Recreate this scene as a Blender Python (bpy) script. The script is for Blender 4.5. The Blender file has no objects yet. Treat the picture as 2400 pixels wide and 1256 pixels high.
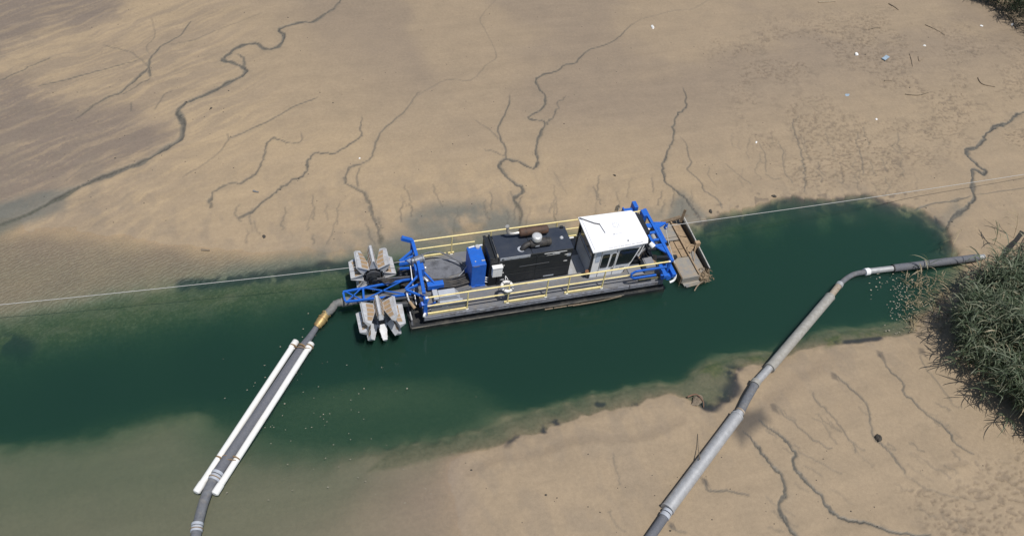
import bpy, math, random
import numpy as np
from mathutils import Vector, Matrix

random.seed(7)
rng = np.random.default_rng(11)
scene = bpy.context.scene
COL = scene.collection

# ------------------------------------------------------------------ camera
F_PX = 1870.0                      # focal length in pixels of a 2400 wide frame
PITCH, ROLL, YAW = 0.84227614, 0.13156802, 0.36144729
CAM = np.array([-3.88475357, -18.96813276, 25.50592765])
def cam_axes():
    cp, sp = math.cos(PITCH), math.sin(PITCH)
    f = np.array([math.sin(YAW)*cp, math.cos(YAW)*cp, -sp])
    r0 = np.array([math.cos(YAW), -math.sin(YAW), 0.0]); u0 = np.cross(r0, f)
    r = r0*math.cos(ROLL) + u0*math.sin(ROLL)
    u = -r0*math.sin(ROLL) + u0*math.cos(ROLL)
    return r, u, f
RX, UX, FX = cam_axes()
cd = bpy.data.cameras.new('camera'); cam = bpy.data.objects.new('camera', cd); COL.objects.link(cam)
cd.sensor_width = 36.0; cd.lens = 36.0*F_PX/2400.0; cd.clip_start = 0.5; cd.clip_end = 2000
M = Matrix.Identity(4)
for i in range(3):
    M[i][0], M[i][1], M[i][2], M[i][3] = RX[i], UX[i], -FX[i], CAM[i]
cam.matrix_world = M
scene.camera = cam

# ------------------------------------------------------------------ world, sun, exposure
SUN_EL, SUN_AZ = math.radians(71.5), math.radians(157)
w = bpy.data.worlds.new('World'); scene.world = w; w.use_nodes = True
nt = w.node_tree; nt.nodes.clear()
sk = nt.nodes.new('ShaderNodeTexSky'); sk.sky_type = 'NISHITA'; sk.sun_disc = False
sk.sun_elevation = SUN_EL; sk.sun_rotation = SUN_AZ; sk.air_density = 1.0; sk.dust_density = 1.2
bg = nt.nodes.new('ShaderNodeBackground'); bg.inputs[1].default_value = 0.085
wo = nt.nodes.new('ShaderNodeOutputWorld')
nt.links.new(sk.outputs[0], bg.inputs[0]); nt.links.new(bg.outputs[0], wo.inputs[0])
sl = bpy.data.lights.new('sun', 'SUN'); sl.energy = 3.9; sl.angle = math.radians(0.53); sl.color = (1.0, 0.955, 0.89)
so = bpy.data.objects.new('sun', sl); COL.objects.link(so)
sdir = Vector((math.cos(SUN_EL)*math.sin(SUN_AZ), math.cos(SUN_EL)*math.cos(SUN_AZ), math.sin(SUN_EL)))
so.rotation_euler = sdir.to_track_quat('Z', 'Y').to_euler(); so.location = (0, 0, 40)
scene.view_settings.view_transform = 'Standard'; scene.view_settings.look = 'None'
scene.view_settings.exposure = 0.0; scene.view_settings.gamma = 1.0
scene.view_settings.use_curve_mapping = False
scene.cycles.use_denoising = True
scene.cycles.max_bounces = 8; scene.cycles.transparent_max_bounces = 24
scene.cycles.volume_bounces = 1

def G(px, py, z=0.0):
    """surveyed position: where the sight line through a point of the 2400x1256 photograph meets the level z"""
    d = FX*F_PX + RX*(px-1200) - UX*(py-628)
    t = (z-CAM[2])/d[2]
    return Vector(CAM + t*d)

# ------------------------------------------------------------------ object helpers
def link(o, parent=None):
    COL.objects.link(o)
    if parent is not None: o.parent = parent
    return o
def tag(o, label=None, cat=None, group=None, kind=None):
    if label: o['label'] = label
    if cat: o['category'] = cat
    if group: o['group'] = group
    if kind: o['kind'] = kind
    return o
def empty(name, loc, parent=None):
    o = bpy.data.objects.new(name, None); o.location = loc; o.empty_display_size = .2
    return link(o, parent)

class MB:
    def __init__(s): s.v = []; s.f = []; s.m = []; s.s = []
    def add(s, vs, fs, mi=0, smooth=False):
        n = len(s.v); s.v += [tuple(p) for p in vs]
        for f in fs: s.f.append(tuple(n+i for i in f)); s.m.append(mi); s.s.append(smooth)
        return s
    def box(s, a, b, mi=0):
        (x0,y0,z0),(x1,y1,z1) = a, b
        x0,x1 = min(x0,x1),max(x0,x1); y0,y1 = min(y0,y1),max(y0,y1); z0,z1 = min(z0,z1),max(z0,z1)
        return s.add([(x0,y0,z0),(x1,y0,z0),(x1,y1,z0),(x0,y1,z0),(x0,y0,z1),(x1,y0,z1),(x1,y1,z1),(x0,y1,z1)],
                     [(0,3,2,1),(4,5,6,7),(0,1,5,4),(1,2,6,5),(2,3,7,6),(3,0,4,7)], mi)
    def bar(s, p, q, wd, h=None, mi=0, up=(0,0,1)):
        """rectangular bar between two points, wd across, h along up"""
        h = h or wd; p = Vector(p); q = Vector(q); d = (q-p).normalized()
        upv = Vector(up)
        if abs(d.dot(upv)) > .98: upv = Vector((0,1,0))
        a = d.cross(upv).normalized(); b = a.cross(d).normalized()
        vs = []
        for c in (p, q):
            for i, j in ((-1,-1),(1,-1),(1,1),(-1,1)): vs.append(c + a*(i*wd/2) + b*(j*h/2))
        return s.add(vs, [(0,1,2,3),(7,6,5,4),(0,4,5,1),(1,5,6,2),(2,6,7,3),(3,7,4,0)], mi)
    def tube(s, pts, r, seg=10, mi=0, caps=True):
        pts = [Vector(p) for p in pts]; n = len(pts)
        rs = r if isinstance(r, (list, tuple)) else [r]*n
        ref = None; rings = []; vs = []
        for i, p in enumerate(pts):
            t = (pts[min(i+1,n-1)]-pts[max(i-1,0)])
            t = t.normalized() if t.length > 1e-9 else Vector((0,0,1))
            if ref is None:
                ref = Vector((0,0,1)) if abs(t.z) < .9 else Vector((1,0,0))
            a = (ref - t*ref.dot(t)).normalized(); ref = a; b = t.cross(a)
            for k in range(seg):
                an = 2*math.pi*k/seg; vs.append(p + (a*math.cos(an)+b*math.sin(an))*rs[i])
        fs = [(i*seg+k, i*seg+(k+1)%seg, (i+1)*seg+(k+1)%seg, (i+1)*seg+k) for i in range(n-1) for k in range(seg)]
        s.add(vs, fs, mi, True)
        if caps:
            s.add(vs[:seg], [tuple(range(seg-1,-1,-1))], mi); s.add(vs[-seg:], [tuple(range(seg))], mi)
        return s
    def prism(s, poly, axis, lo, hi, mi=0):
        """polygon (2D) extruded along axis: 'y' poly is (x,z), 'z' poly is (x,y), 'x' poly is (y,z)"""
        def P(a, b, t): return {'y': (a,t,b), 'z': (a,b,t), 'x': (t,a,b)}[axis]
        n = len(poly)
        vs = [P(a,b,lo) for a,b in poly] + [P(a,b,hi) for a,b in poly]
        ar = sum(poly[i][0]*poly[(i+1)%n][1]-poly[(i+1)%n][0]*poly[i][1] for i in range(n))
        flip = (ar > 0) if axis in ('z','x') else (ar < 0)
        fs = [tuple(range(n-1,-1,-1)), tuple(range(n,2*n))] + [(i,(i+1)%n,n+(i+1)%n,n+i) for i in range(n)]
        if not flip: fs = [tuple(reversed(f)) for f in fs]
        return s.add(vs, fs, mi)
    def build(s, name, mats, parent=None, bevel=0.0, loc=None, rot=None):
        me = bpy.data.meshes.new(name); me.from_pydata(s.v, [], s.f)
        for m in (mats if isinstance(mats, (list, tuple)) else [mats]): me.materials.append(m)
        me.polygons.foreach_set('material_index', s.m); me.polygons.foreach_set('use_smooth', s.s); me.update()
        o = bpy.data.objects.new(name, me)
        if loc is not None: o.location = loc
        if rot is not None: o.rotation_euler = rot
        link(o, parent)
        if bevel:
            b = o.modifiers.new('edge', 'BEVEL'); b.width = bevel; b.segments = 2; b.limit_method = 'ANGLE'; b.angle_limit = .6
        return o

def spline(pts, n=8):
    pts = [Vector(p) for p in pts]; out = []
    for i in range(len(pts)-1):
        p0 = pts[max(i-1,0)]; p1 = pts[i]; p2 = pts[i+1]; p3 = pts[min(i+2,len(pts)-1)]
        for k in range(n):
            t = k/n
            out.append(0.5*((2*p1)+(p2-p0)*t+(2*p0-5*p1+4*p2-p3)*t*t+(3*p1-p0-3*p2+p3)*t**3))
    out.append(pts[-1]); return out

# ------------------------------------------------------------------ materials
def srgb(r, g, b):
    f = lambda c: c/12.92 if c <= .04045 else ((c+.055)/1.055)**2.4
    return (f(r/255), f(g/255), f(b/255), 1)
def mat(name, c, c2=None, rough=.5, metal=0.0, scale=6.0, bump=0.0, dirt=None, dirt_amt=.35, dirt_scale=2.5, spec=.5, coat=0.0):
    m = bpy.data.materials.new(name); m.use_nodes = True; n = m.node_tree; p = n.nodes['Principled BSDF']
    c = tuple(c)+(1,) if len(c) == 3 else c
    c2 = c2 or tuple(v*.8 for v in c[:3]); c2 = tuple(c2)+(1,) if len(c2) == 3 else c2
    tc = n.nodes.new('ShaderNodeTexCoord')
    no = n.nodes.new('ShaderNodeTexNoise'); no.inputs['Scale'].default_value = scale; no.inputs['Detail'].default_value = 6; no.inputs['Roughness'].default_value = .65
    n.links.new(tc.outputs['Object'], no.inputs['Vector'])
    mr = n.nodes.new('ShaderNodeMapRange'); mr.inputs[1].default_value = .35; mr.inputs[2].default_value = .65
    n.links.new(no.outputs['Fac'], mr.inputs[0])
    mx = n.nodes.new('ShaderNodeMix'); mx.data_type = 'RGBA'; mx.inputs[6].default_value = c; mx.inputs[7].default_value = c2
    n.links.new(mr.outputs[0], mx.inputs[0]); col = mx.outputs[2]
    if dirt:
        n2 = n.nodes.new('ShaderNodeTexNoise'); n2.inputs['Scale'].default_value = dirt_scale; n2.inputs['Detail'].default_value = 8; n2.inputs['Roughness'].default_value = .7
        n.links.new(tc.outputs['Object'], n2.inputs['Vector'])
        m2 = n.nodes.new('ShaderNodeMapRange'); m2.inputs[1].default_value = .48; m2.inputs[2].default_value = .68; m2.inputs[4].default_value = dirt_amt
        n.links.new(n2.outputs['Fac'], m2.inputs[0])
        mx2 = n.nodes.new('ShaderNodeMix'); mx2.data_type = 'RGBA'; mx2.inputs[7].default_value = tuple(dirt)+(1,) if len(dirt) == 3 else dirt
        n.links.new(m2.outputs[0], mx2.inputs[0]); n.links.new(col, mx2.inputs[6]); col = mx2.outputs[2]
    n.links.new(col, p.inputs['Base Color'])
    p.inputs['Roughness'].default_value = rough; p.inputs['Metallic'].default_value = metal
    p.inputs['Specular IOR Level'].default_value = spec; p.inputs['Coat Weight'].default_value = coat
    mr2 = n.nodes.new('ShaderNodeMapRange'); mr2.inputs[3].default_value = max(rough-.1,.05); mr2.inputs[4].default_value = min(rough+.15,1)
    n.links.new(no.outputs['Fac'], mr2.inputs[0]); n.links.new(mr2.outputs[0], p.inputs['Roughness'])
    if bump:
        b = n.nodes.new('ShaderNodeBump'); b.inputs['Strength'].default_value = bump; b.inputs['Distance'].default_value = .02
        n.links.new(no.outputs['Fac'], b.inputs['Height']); n.links.new(b.outputs[0], p.inputs['Normal'])
    return m
MUDC = (.27,.195,.12)
BLUE = mat('blue_paint', (.014,.125,.56), (.011,.105,.47), rough=.45, scale=3, dirt=(.06,.17,.45), dirt_amt=.3, dirt_scale=9)
YELLOW = mat('yellow_rail_paint', (.86,.74,.36), (.80,.67,.30), rough=.5, scale=4, dirt=(.42,.27,.12), dirt_amt=.5, dirt_scale=5)
BLACKP = mat('black_paint', (.009,.012,.016), (.014,.017,.021), rough=.5, scale=5, dirt=(.035,.036,.036), dirt_amt=.4, dirt_scale=3)
BLACKROOF = mat('black_roof_paint', (.020,.028,.046), (.026,.034,.052), rough=.55, scale=3, dirt=(.055,.06,.07), dirt_amt=.35, dirt_scale=1.6)
DECK = mat('grey_deck', (.135,.14,.155), (.165,.17,.18), rough=.75, scale=3, dirt=(.20,.175,.14), dirt_amt=.75, dirt_scale=1.8, bump=.15)
MATM = mat('deck_mat', (.125,.132,.152), (.16,.168,.19), rough=.8, scale=4, dirt=(.025,.025,.028), dirt_amt=.75, dirt_scale=3.2)
HULL = mat('black_hull', (.012,.014,.017), (.018,.020,.022), rough=.6, scale=4, dirt=(.085,.078,.066), dirt_amt=.65, dirt_scale=2)
FASCIA = mat('grey_fascia', (.24,.25,.285), (.17,.18,.205), rough=.6, scale=6, dirt=(.08,.06,.045), dirt_amt=.7, dirt_scale=3)
ALU = mat('aluminium', (.56,.575,.60), (.46,.47,.49), rough=.5, metal=.15, scale=5, dirt=(.33,.28,.21), dirt_amt=.4, dirt_scale=4)
ALUSHEET = mat('checker_aluminium', (.50,.51,.53), (.44,.45,.46), rough=.45, metal=.3, scale=20, dirt=(.3,.27,.22), dirt_amt=.4)
STEEL = mat('bright_steel', (.70,.70,.70), (.6,.6,.6), rough=.35, metal=.35, scale=8)
GREYP = mat('grey_paint', (.42,.45,.50), (.37,.40,.45), rough=.55, scale=4, dirt=(.3,.27,.22), dirt_amt=.35)
DGREY = mat('dark_grey_metal', (.10,.11,.13), (.075,.08,.09), rough=.5, metal=.3, scale=8, dirt=(.2,.17,.13), dirt_amt=.4)
MIDGREY = mat('mid_grey_panel', (.22,.23,.255), (.18,.19,.215), rough=.6, scale=3, dirt=(.28,.25,.2), dirt_amt=.3)
WHITE = mat('white_paint', (.84,.85,.87), (.80,.81,.83), rough=.4, scale=3, dirt=(.62,.60,.55), dirt_amt=.25)
WHITEBOX = mat('white_plastic', (.78,.79,.79), (.74,.74,.73), rough=.45, scale=6)
WINDOW = mat('tinted_glass', (.012,.016,.018), (.02,.024,.026), rough=.08, scale=2, spec=.6)
RUBBER = mat('black_rubber', (.022,.022,.024), (.032,.032,.034), rough=.6, scale=8, dirt=(.13,.11,.085), dirt_amt=.6)
HOSEG = mat('grey_hose', (.15,.16,.175), (.10,.105,.12), rough=.75, scale=9, dirt=(.22,.20,.17), dirt_amt=.5, dirt_scale=6, bump=.4)
HOSEB = mat('dark_rubber_hose', (.095,.102,.12), (.14,.146,.165), rough=.75, scale=22, dirt=(.16,.155,.15), dirt_amt=.45, dirt_scale=9, bump=.4)
HOSEW = mat('wrinkled_grey_hose', (.19,.195,.19), (.12,.125,.125), rough=.8, scale=7, dirt=(.28,.25,.2), dirt_amt=.5, bump=.5)
MUFF = mat('rusty_muffler', (.055,.036,.028), (.10,.055,.035), rough=.7, scale=7, dirt=(.16,.075,.04), dirt_amt=.5)
CHROME = mat('chrome_pipe', (.66,.64,.60), (.48,.44,.38), rough=.3, metal=.5, scale=3)
MUDDY = mat('dried_mud', MUDC, (.36,.26,.16), rough=.9, scale=7, dirt=(.15,.12,.09), dirt_amt=.6, dirt_scale=4, bump=.5)
MUDTAN = mat('tan_mud_film', (.36,.255,.155), (.29,.205,.125), rough=.85, scale=12, dirt=(.33,.26,.18), dirt_amt=.5, dirt_scale=9)
MUDGREY = mat('mud_grey_metal', (.20,.205,.205), (.28,.25,.20), rough=.7, scale=5, dirt=(.36,.27,.17), dirt_amt=.65, dirt_scale=2.6)
MUDDARK = mat('muddy_brown_steel', (.13,.095,.06), (.19,.14,.09), rough=.8, scale=5, dirt=(.30,.22,.14), dirt_amt=.5)
FLOATW = mat('white_float', (.80,.80,.78), (.74,.74,.71), rough=.5, scale=4, dirt=(.55,.50,.40), dirt_amt=.25, dirt_scale=3)
GALV = mat('galvanised_sleeve', (.44,.445,.45), (.36,.365,.37), rough=.5, metal=.35, scale=7, dirt=(.60,.61,.62), dirt_amt=.5, dirt_scale=5)
GALVTAN = mat('dusty_sleeve', (.36,.35,.32), (.30,.285,.25), rough=.6, metal=.2, scale=7, dirt=(.50,.49,.46), dirt_amt=.5, dirt_scale=6)
RUSTY = mat('rusty_pipe', (.30,.24,.17), (.38,.33,.27), rough=.8, scale=9, dirt=(.16,.09,.05), dirt_amt=.6)
BRASS = mat('brass_coupling', (.48,.36,.15), (.36,.26,.12), rough=.5, metal=.5, scale=9, dirt=(.30,.16,.08), dirt_amt=.6)
STRAP = mat('brown_strap', (.28,.19,.10), (.20,.13,.07), rough=.8, scale=12)
ROPE = mat('steel_cable', (.55,.55,.53), (.42,.42,.40), rough=.5, scale=30)
RINGW = mat('life_ring_white', (.78,.77,.74), (.66,.65,.62), rough=.6, scale=8, dirt=(.35,.33,.30), dirt_amt=.5, dirt_scale=6)
WOOD = mat('weathered_wood', (.30,.235,.165), (.20,.155,.11), rough=.85, scale=14, bump=.4)
BARK = mat('dead_bark', (.13,.10,.07), (.22,.18,.13), rough=.9, scale=12, bump=.5)
STONE = mat('pale_stone', (.46,.40,.31), (.36,.30,.23), rough=.85, scale=6, bump=.3)
LITW = mat('white_litter', (.8,.8,.78), (.7,.7,.68), rough=.6, scale=10)
LITB = mat('blue_grey_sheet', (.33,.42,.50), (.25,.33,.40), rough=.5, scale=10)
CLOD = mat('dark_clod', (.045,.042,.035), (.07,.06,.05), rough=.9, scale=30)
SCUM = mat('dry_flake', (.34,.31,.25), (.24,.22,.17), rough=.9, scale=30)
MARK = mat('grey_print', (.30,.31,.33), (.42,.43,.45), rough=.5, scale=25)

# ------------------------------------------------------------------ terrain (mud flat and channel bed)
def vnoise(x, y, seed):
    xi = np.floor(x).astype(np.int64); yi = np.floor(y).astype(np.int64)
    fx = x-xi; fy = y-yi; fx = fx*fx*(3-2*fx); fy = fy*fy*(3-2*fy)
    def h(a, b):
        n = (a*374761393 + b*668265263 + seed*1442695041) & 0x7fffffff
        n = ((n ^ (n >> 13))*1274126177) & 0x7fffffff
        return ((n ^ (n >> 16)) & 0xffff)/65535.0
    return (h(xi,yi)*(1-fx)+h(xi+1,yi)*fx)*(1-fy) + (h(xi,yi+1)*(1-fx)+h(xi+1,yi+1)*fx)*fy
def fbm(x, y, seed, o=4):
    s = 0; a = .5; t = 0
    for k in range(o):
        s = s + a*vnoise(x*2**k+17.3*k, y*2**k-9.1*k, seed+k); t += a; a *= .5
    return s/t
def sst(a, b, x):
    t = np.clip((x-a)/(b-a), 0, 1); return t*t*(3-2*t)

def dense(a, b, st): return list(np.arange(a, b, st))
xs = np.array([-260,-180,-120,-80,-55,-40,-32,-28] + dense(-25, 50, .055) + [50.2,52,55,60,70,90,130,190,280])
ys = np.array([-240,-160,-100,-60,-38,-26,-20] + dense(-17, 7.5, .052) + dense(7.52, 30, .095) + [30.2,32,36,42,52,70,100,150,220,300])
X, Y = np.meshgrid(xs, ys)

CONT = [
 (.55, [(-900,-500),(-300,-500),(300,-500),(900,-500),(1600,-500),(2300,-500),(3000,-400)]),
 (.34, [(500,-20),(800,-20),(1200,-20),(1700,-20),(2100,-20),(2400,40),(2700,200)]),
 (.14, [(0,0),(150,40)]), (.10, [(-200,150),(0,200),(120,260)]), (.06, [(0,390),(120,420),(240,380)]),
 (.025, [(-150,470),(0,470),(120,500)]),
 (.20, [(350,200),(600,200),(1000,250),(1400,250),(1900,250),(2300,200)]),
 (.12, [(450,420),(700,420),(1000,400),(1300,400),(1600,400),(1900,400),(2100,400),(2300,350),(2400,480),(2300,520)]),
 (.05, [(300,530),(460,545),(620,555),(760,555),(900,530),(1000,505),(1100,490),(1200,480),(1300,480),(1400,478),(1500,490),(1570,505)]),
 (.0, [(-200,520),(0,530),(130,548),(280,562),(400,575),(520,585),(640,592),(760,592),(840,580),(900,566),(980,550),(1080,535),(1200,520),(1300,508),(1400,500),(1500,508),(1545,522),(1600,532)]),
 (-.045, [(-200,640),(0,650),(200,640),(400,630),(600,615),(760,610),(880,595),(1000,580),(1100,570)]),
 (.08, [(1650,512),(1680,500),(1740,487),(1800,467),(1850,458),(1920,465),(1980,459),(2020,455),(2080,469),(2150,487),(2195,512),(2222,533),(2232,560),(2248,595),(2300,590)]),
 (-.12, [(1650,519),(1682,508),(1742,495),(1802,475),(1851,466),(1920,473),(1980,467),(2020,463),(2078,477),(2147,495),(2190,519),(2216,540),(2225,565),(2240,600),(2245,625)]),
 (-.30, [(1640,548),(1695,532),(1755,520),(1812,502),(1858,494),(1920,500),(1980,493),(2020,490),(2068,502),(2122,518),(2160,536),(2186,556),(2195,580),(2205,610)]),
 (-.10, [(-200,755),(-100,748),(0,735),(150,708),(300,680),(420,660),(560,645),(700,631),(800,615),(890,600),(1000,590)]),
 (-.25, [(-200,790),(-100,782),(0,765),(150,732),(300,704),(420,682),(560,664),(700,650),(800,634),(880,622)]),
 (-.36, [(-200,865),(0,820),(150,797),(300,768),(430,745),(560,722),(700,697),(790,680),(860,665)]),
 (-.85, [(-200,905),(0,868),(150,850),(300,825),(450,797),(560,772),(700,742),(790,715),(860,700)]),
 (-1.2, [(1000,690),(1150,665),(1300,645),(1450,628),(1570,630),(1650,610),(1750,585),(1850,562),(1950,560),(2050,560),(2120,575),(2160,600)]),
 (-.52, [(1600,590),(1660,578),(1740,560),(1820,540),(1880,530),(1950,534),(2030,528),(2090,542),(2140,562),(2165,590)]),
 (-2.1, [(-200,960),(200,935),(500,885),(800,830),(1100,815),(1300,770),(1500,790),(1700,700),(1900,650),(2050,610),(2120,620)]),
 (-.11, [(1000,602),(1100,588),(1200,574),(1300,560),(1400,546),(1500,534)]), (-.6, [(1000,640),(1150,618),(1300,596),(1450,572)]),
 # lower bank
 (.06, [(2220,700),(2160,760),(2145,790),(2080,800),(1962,815),(1923,812),(1879,836),(1790,862),(1730,872),(1736,895),(1709,942),(1665,970),(1638,962),(1612,943),(1574,930),(1535,944),(1485,968),(1421,974),(1319,1006),(1255,1031),(1213,1042)]),
 (.0, [(1149,1046),(1090,1060),(1066,1085),(1075,1130),(1092,1180),(1100,1256),(1105,1330)]),
 (-.10, [(2150,740),(2130,772),(2060,783),(1955,795),(1915,796),(1870,815),(1790,843),(1715,852),(1700,880),(1695,925),(1660,948),(1640,942),(1608,925),(1574,912),(1535,915),(1490,930),(1421,948),(1319,978),(1250,1000),(1180,1022),(1080,1042),(1000,1062)]),
 (-.15, [(2120,755),(2051,768),(2006,772),(1951,772),(1896,786),(1812,829),(1768,828),(1713,832),(1663,850),(1630,867),(1618,890),(1597,898),(1573,904),(1539,900),(1501,906),(1463,912),(1421,924),(1387,924),(1330,948),(1255,963),(1198,978),(1122,1008),(1027,1031),(914,1054),(800,1085)]),
 (-.45, [(2105,748),(2051,760),(2006,763),(1951,762),(1893,776),(1810,819),(1768,818),(1708,823),(1656,841),(1622,860),(1609,884),(1592,888),(1573,893),(1539,889),(1498,896),(1459,902),(1418,914),(1384,914),(1326,938),(1250,953),(1193,968),(1117,998),(1022,1021),(909,1044)]),
 (-1.1, [(2090,735),(2006,750),(1930,760),(1850,785),(1770,805),(1690,820),(1610,845),(1580,880),(1500,890),(1420,905),(1330,925),(1250,940),(1200,942)]),
 (-.56, [(1150,950),(1050,990),(950,1010),(820,1030),(700,1020),(600,1000),(520,985)]),
 (-.62, [(1120,915),(1050,890),(900,890),(760,905),(640,926)]),
 (-1.3, [(1160,900),(1100,868),(970,866),(900,873),(712,890),(600,908),(450,928),(318,944),(243,958),(187,985),(75,1005),(0,1005),(-150,1015)]),
 (-.36, [(-150,1060),(0,1042),(75,1045),(200,1032),(280,1010),(380,985),(460,975)]),
 (-.205, [(-200,1200),(0,1150),(200,1130),(400,1110),(560,1090),(700,1095)]),
 (-.14, [(0,1300),(300,1300),(480,1260),(620,1210),(740,1170),(840,1120)]),
 (-.06, [(800,1300),(850,1200),(920,1130),(1000,1090)]),
 (.09, [(1200,1150),(1400,1060),(1600,1020),(1750,950),(1850,880),(2000,850),(2100,850),(1400,1256),(1150,1256)]),
 (.16, [(1700,1150),(1900,1050),(2000,950),(2150,900),(1900,1256),(2100,1150)]),
 (.28, [(2250,1000),(2300,1150),(2400,1256),(2200,1300),(2260,850),(2350,700),(2450,600)]),
 (.4, [(2700,1300),(2800,900),(2800,600),(1800,1500),(2400,1600)]),
 (-.1, [(0,1600),(600,1600)]), (.1, [(1200,1600)]), (-.3, [(-700,1000)]), (-1.2, [(-500,920)]), (-.1, [(-500,650)]),
]
P = []
for z, pts in CONT:
    q = [G(a, b, z) for a, b in pts]
    if len(q) > 2 and abs(z) < .7:
        qq = []
        for a, b in zip(q[:-1], q[1:]):
            k = max(1, min(6, int((b-a).length/.7)))
            qq += [a.lerp(b, t/k) for t in range(k)]
        q = qq+[q[-1]]
    P += [(p.x, p.y, z) for p in q]
P = np.array(P)
D = np.sqrt((P[:,None,0]-P[None,:,0])**2+(P[:,None,1]-P[None,:,1])**2)
N = len(P); A = np.zeros((N+3, N+3)); A[:N,:N] = -D + .02*np.eye(N); A[:N,N] = 1; A[:N,N+1:] = P[:,:2]/50; A[N:,:N] = A[:N,N:].T
W = np.linalg.solve(A, np.concatenate([P[:,2], np.zeros(3)]))
Z = np.empty_like(X)
for j in range(0, len(ys), 16):
    xx = X[j:j+16].ravel(); yy = Y[j:j+16].ravel()
    # a little wander so that contours are not ruled lines
    wx = xx + .35*(fbm(xx*.9, yy*.9, 3)-.5) + .18*(fbm(xx*3.1, yy*3.1, 5, 3)-.5)
    wy = yy + .35*(fbm(xx*.9, yy*.9, 4)-.5) + .18*(fbm(xx*3.1, yy*3.1, 6, 3)-.5)
    r = np.sqrt((wx[:,None]-P[None,:,0])**2 + (wy[:,None]-P[None,:,1])**2)
    Z[j:j+16] = (-(r@W[:N]) + W[N] + wx/50*W[N+1] + wy/50*W[N+2]).reshape(X[j:j+16].shape)
far = np.maximum(np.maximum(-28-X, X-52), np.maximum(-20-Y, Y-32))
Z = np.where(far > 0, Z*np.exp(-np.maximum(far,0)/15)+.25*(1-np.exp(-np.maximum(far,0)/15)), Z)
Z = np.clip(Z, -2.6, 1.2)

WX = .9*(fbm(X*.7, Y*.7, 301, 4)-.5) + .3*(fbm(X*3, Y*3, 303, 3)-.5); WY = .9*(fbm(X*.7, Y*.7, 305, 4)-.5) + .3*(fbm(X*3, Y*3, 307, 3)-.5)
def poly_mask(pts, soft, z=.1, warp=0):
    """soft mask of a surveyed outline, 1 well inside, 0 outside"""
    pp = np.array([[G(a, b, z).x, G(a, b, z).y] for a, b in pts])
    x0, y0 = pp.min(0)-soft; x1, y1 = pp.max(0)+soft
    i0, i1 = np.searchsorted(xs, [x0, x1]); j0, j1 = np.searchsorted(ys, [y0, y1])
    out = np.zeros_like(X)
    if i1 <= i0 or j1 <= j0: return out
    x = X[j0:j1, i0:i1] + warp*WX[j0:j1, i0:i1]; y = Y[j0:j1, i0:i1] + warp*WY[j0:j1, i0:i1]
    d = np.full(x.shape, 1e9); ins = np.zeros(x.shape, bool)
    for k in range(len(pp)):
        a = pp[k]; b = pp[(k+1)%len(pp)]; e = b-a
        t = np.clip(((x-a[0])*e[0]+(y-a[1])*e[1])/(e@e), 0, 1)
        d = np.minimum(d, np.hypot(x-a[0]-t*e[0], y-a[1]-t*e[1]))
        c = (a[1] > y) != (b[1] > y)
        ins ^= c & (x < (b[0]-a[0])*(y-a[1])/((b[1]-a[1]) or 1e-9)+a[0])
    out[j0:j1, i0:i1] = sst(-soft, soft, np.where(ins, d, -d)); return out
def line_mask(pts, w0, w1, jit=.04, z=.1, soft=1.0, fade=(0,0), seed=0, edge=None, st=1.0):
    """soft band along a surveyed line, returns mask"""
    out = np.zeros_like(X)
    q = spline([G(a, b, z) for a, b in pts], 8 if edge is not None else 5)
    rr = np.random.default_rng(seed+len(q)); amp = jit
    n = len(q); off = np.zeros((n,2))
    for s_, a_ in ((1,.55),(2,.8),(5,1.2),(9,1.2)):
        k = rr.normal(size=(n//s_+3,2)); tt = np.arange(n)/s_; i = tt.astype(int); f = (tt-i)[:,None]
        off += a_*(k[i]*(1-f)+k[i+1]*f)
    q = np.array([[p.x, p.y] for p in q]) + off*amp
    wn2 = np.interp(np.arange(n), np.arange(0, n+4, 4), rr.uniform(.6,1.1,len(np.arange(0,n+4,4))))
    wn = np.interp(np.arange(n), np.arange(0, n+3, 3), rr.uniform(.45,1.5,len(np.arange(0,n+3,3)))) if edge is not None else np.ones(n)
    for k in range(n-1):
        a = q[k]; b = q[k+1]; t0 = k/(n-1)
        wd = (w0+(w1-w0)*t0)*wn[k]; thinf = 1.0
        if edge is not None: thinf = min(1.0, .35+.65*wd/.040); wd = max(wd, .036)
        R_ = wd*(1+soft)+.15
        i0, i1 = np.searchsorted(xs, [min(a[0],b[0])-R_, max(a[0],b[0])+R_]); j0, j1 = np.searchsorted(ys, [min(a[1],b[1])-R_, max(a[1],b[1])+R_])
        if i1 <= i0 or j1 <= j0: continue
        x = X[j0:j1, i0:i1]; y = Y[j0:j1, i0:i1]; e = b-a; L = e@e
        if L < 1e-10: continue
        t = np.clip(((x-a[0])*e[0]+(y-a[1])*e[1])/L, 0, 1)
        d = np.hypot(x-a[0]-t*e[0], y-a[1]-t*e[1])
        v = 1-sst(wd*(1-.5*min(soft,1)), wd*(1+soft), d)
        v = v*thinf
        if fade[0]: v = v*min(1, t0/fade[0]+.15)
        if fade[1]: v = v*min(1, (1-t0)/fade[1]+.1)
        out[j0:j1, i0:i1] = np.maximum(out[j0:j1, i0:i1], v)
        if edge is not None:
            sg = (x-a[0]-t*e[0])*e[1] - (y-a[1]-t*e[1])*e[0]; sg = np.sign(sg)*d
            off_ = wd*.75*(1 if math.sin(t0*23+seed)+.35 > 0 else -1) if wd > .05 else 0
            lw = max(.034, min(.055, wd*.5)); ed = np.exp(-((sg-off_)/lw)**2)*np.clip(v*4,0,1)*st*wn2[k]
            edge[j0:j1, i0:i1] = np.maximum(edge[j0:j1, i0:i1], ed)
    return out
def S1(l): return [(a/2.667, b/2.667) for a, b in l]
def S2(l): return [(a/2.667, b/2.667+400) for a, b in l]
def S3(l): return [(a/2.667+800, b/2.667) for a, b in l]
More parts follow.
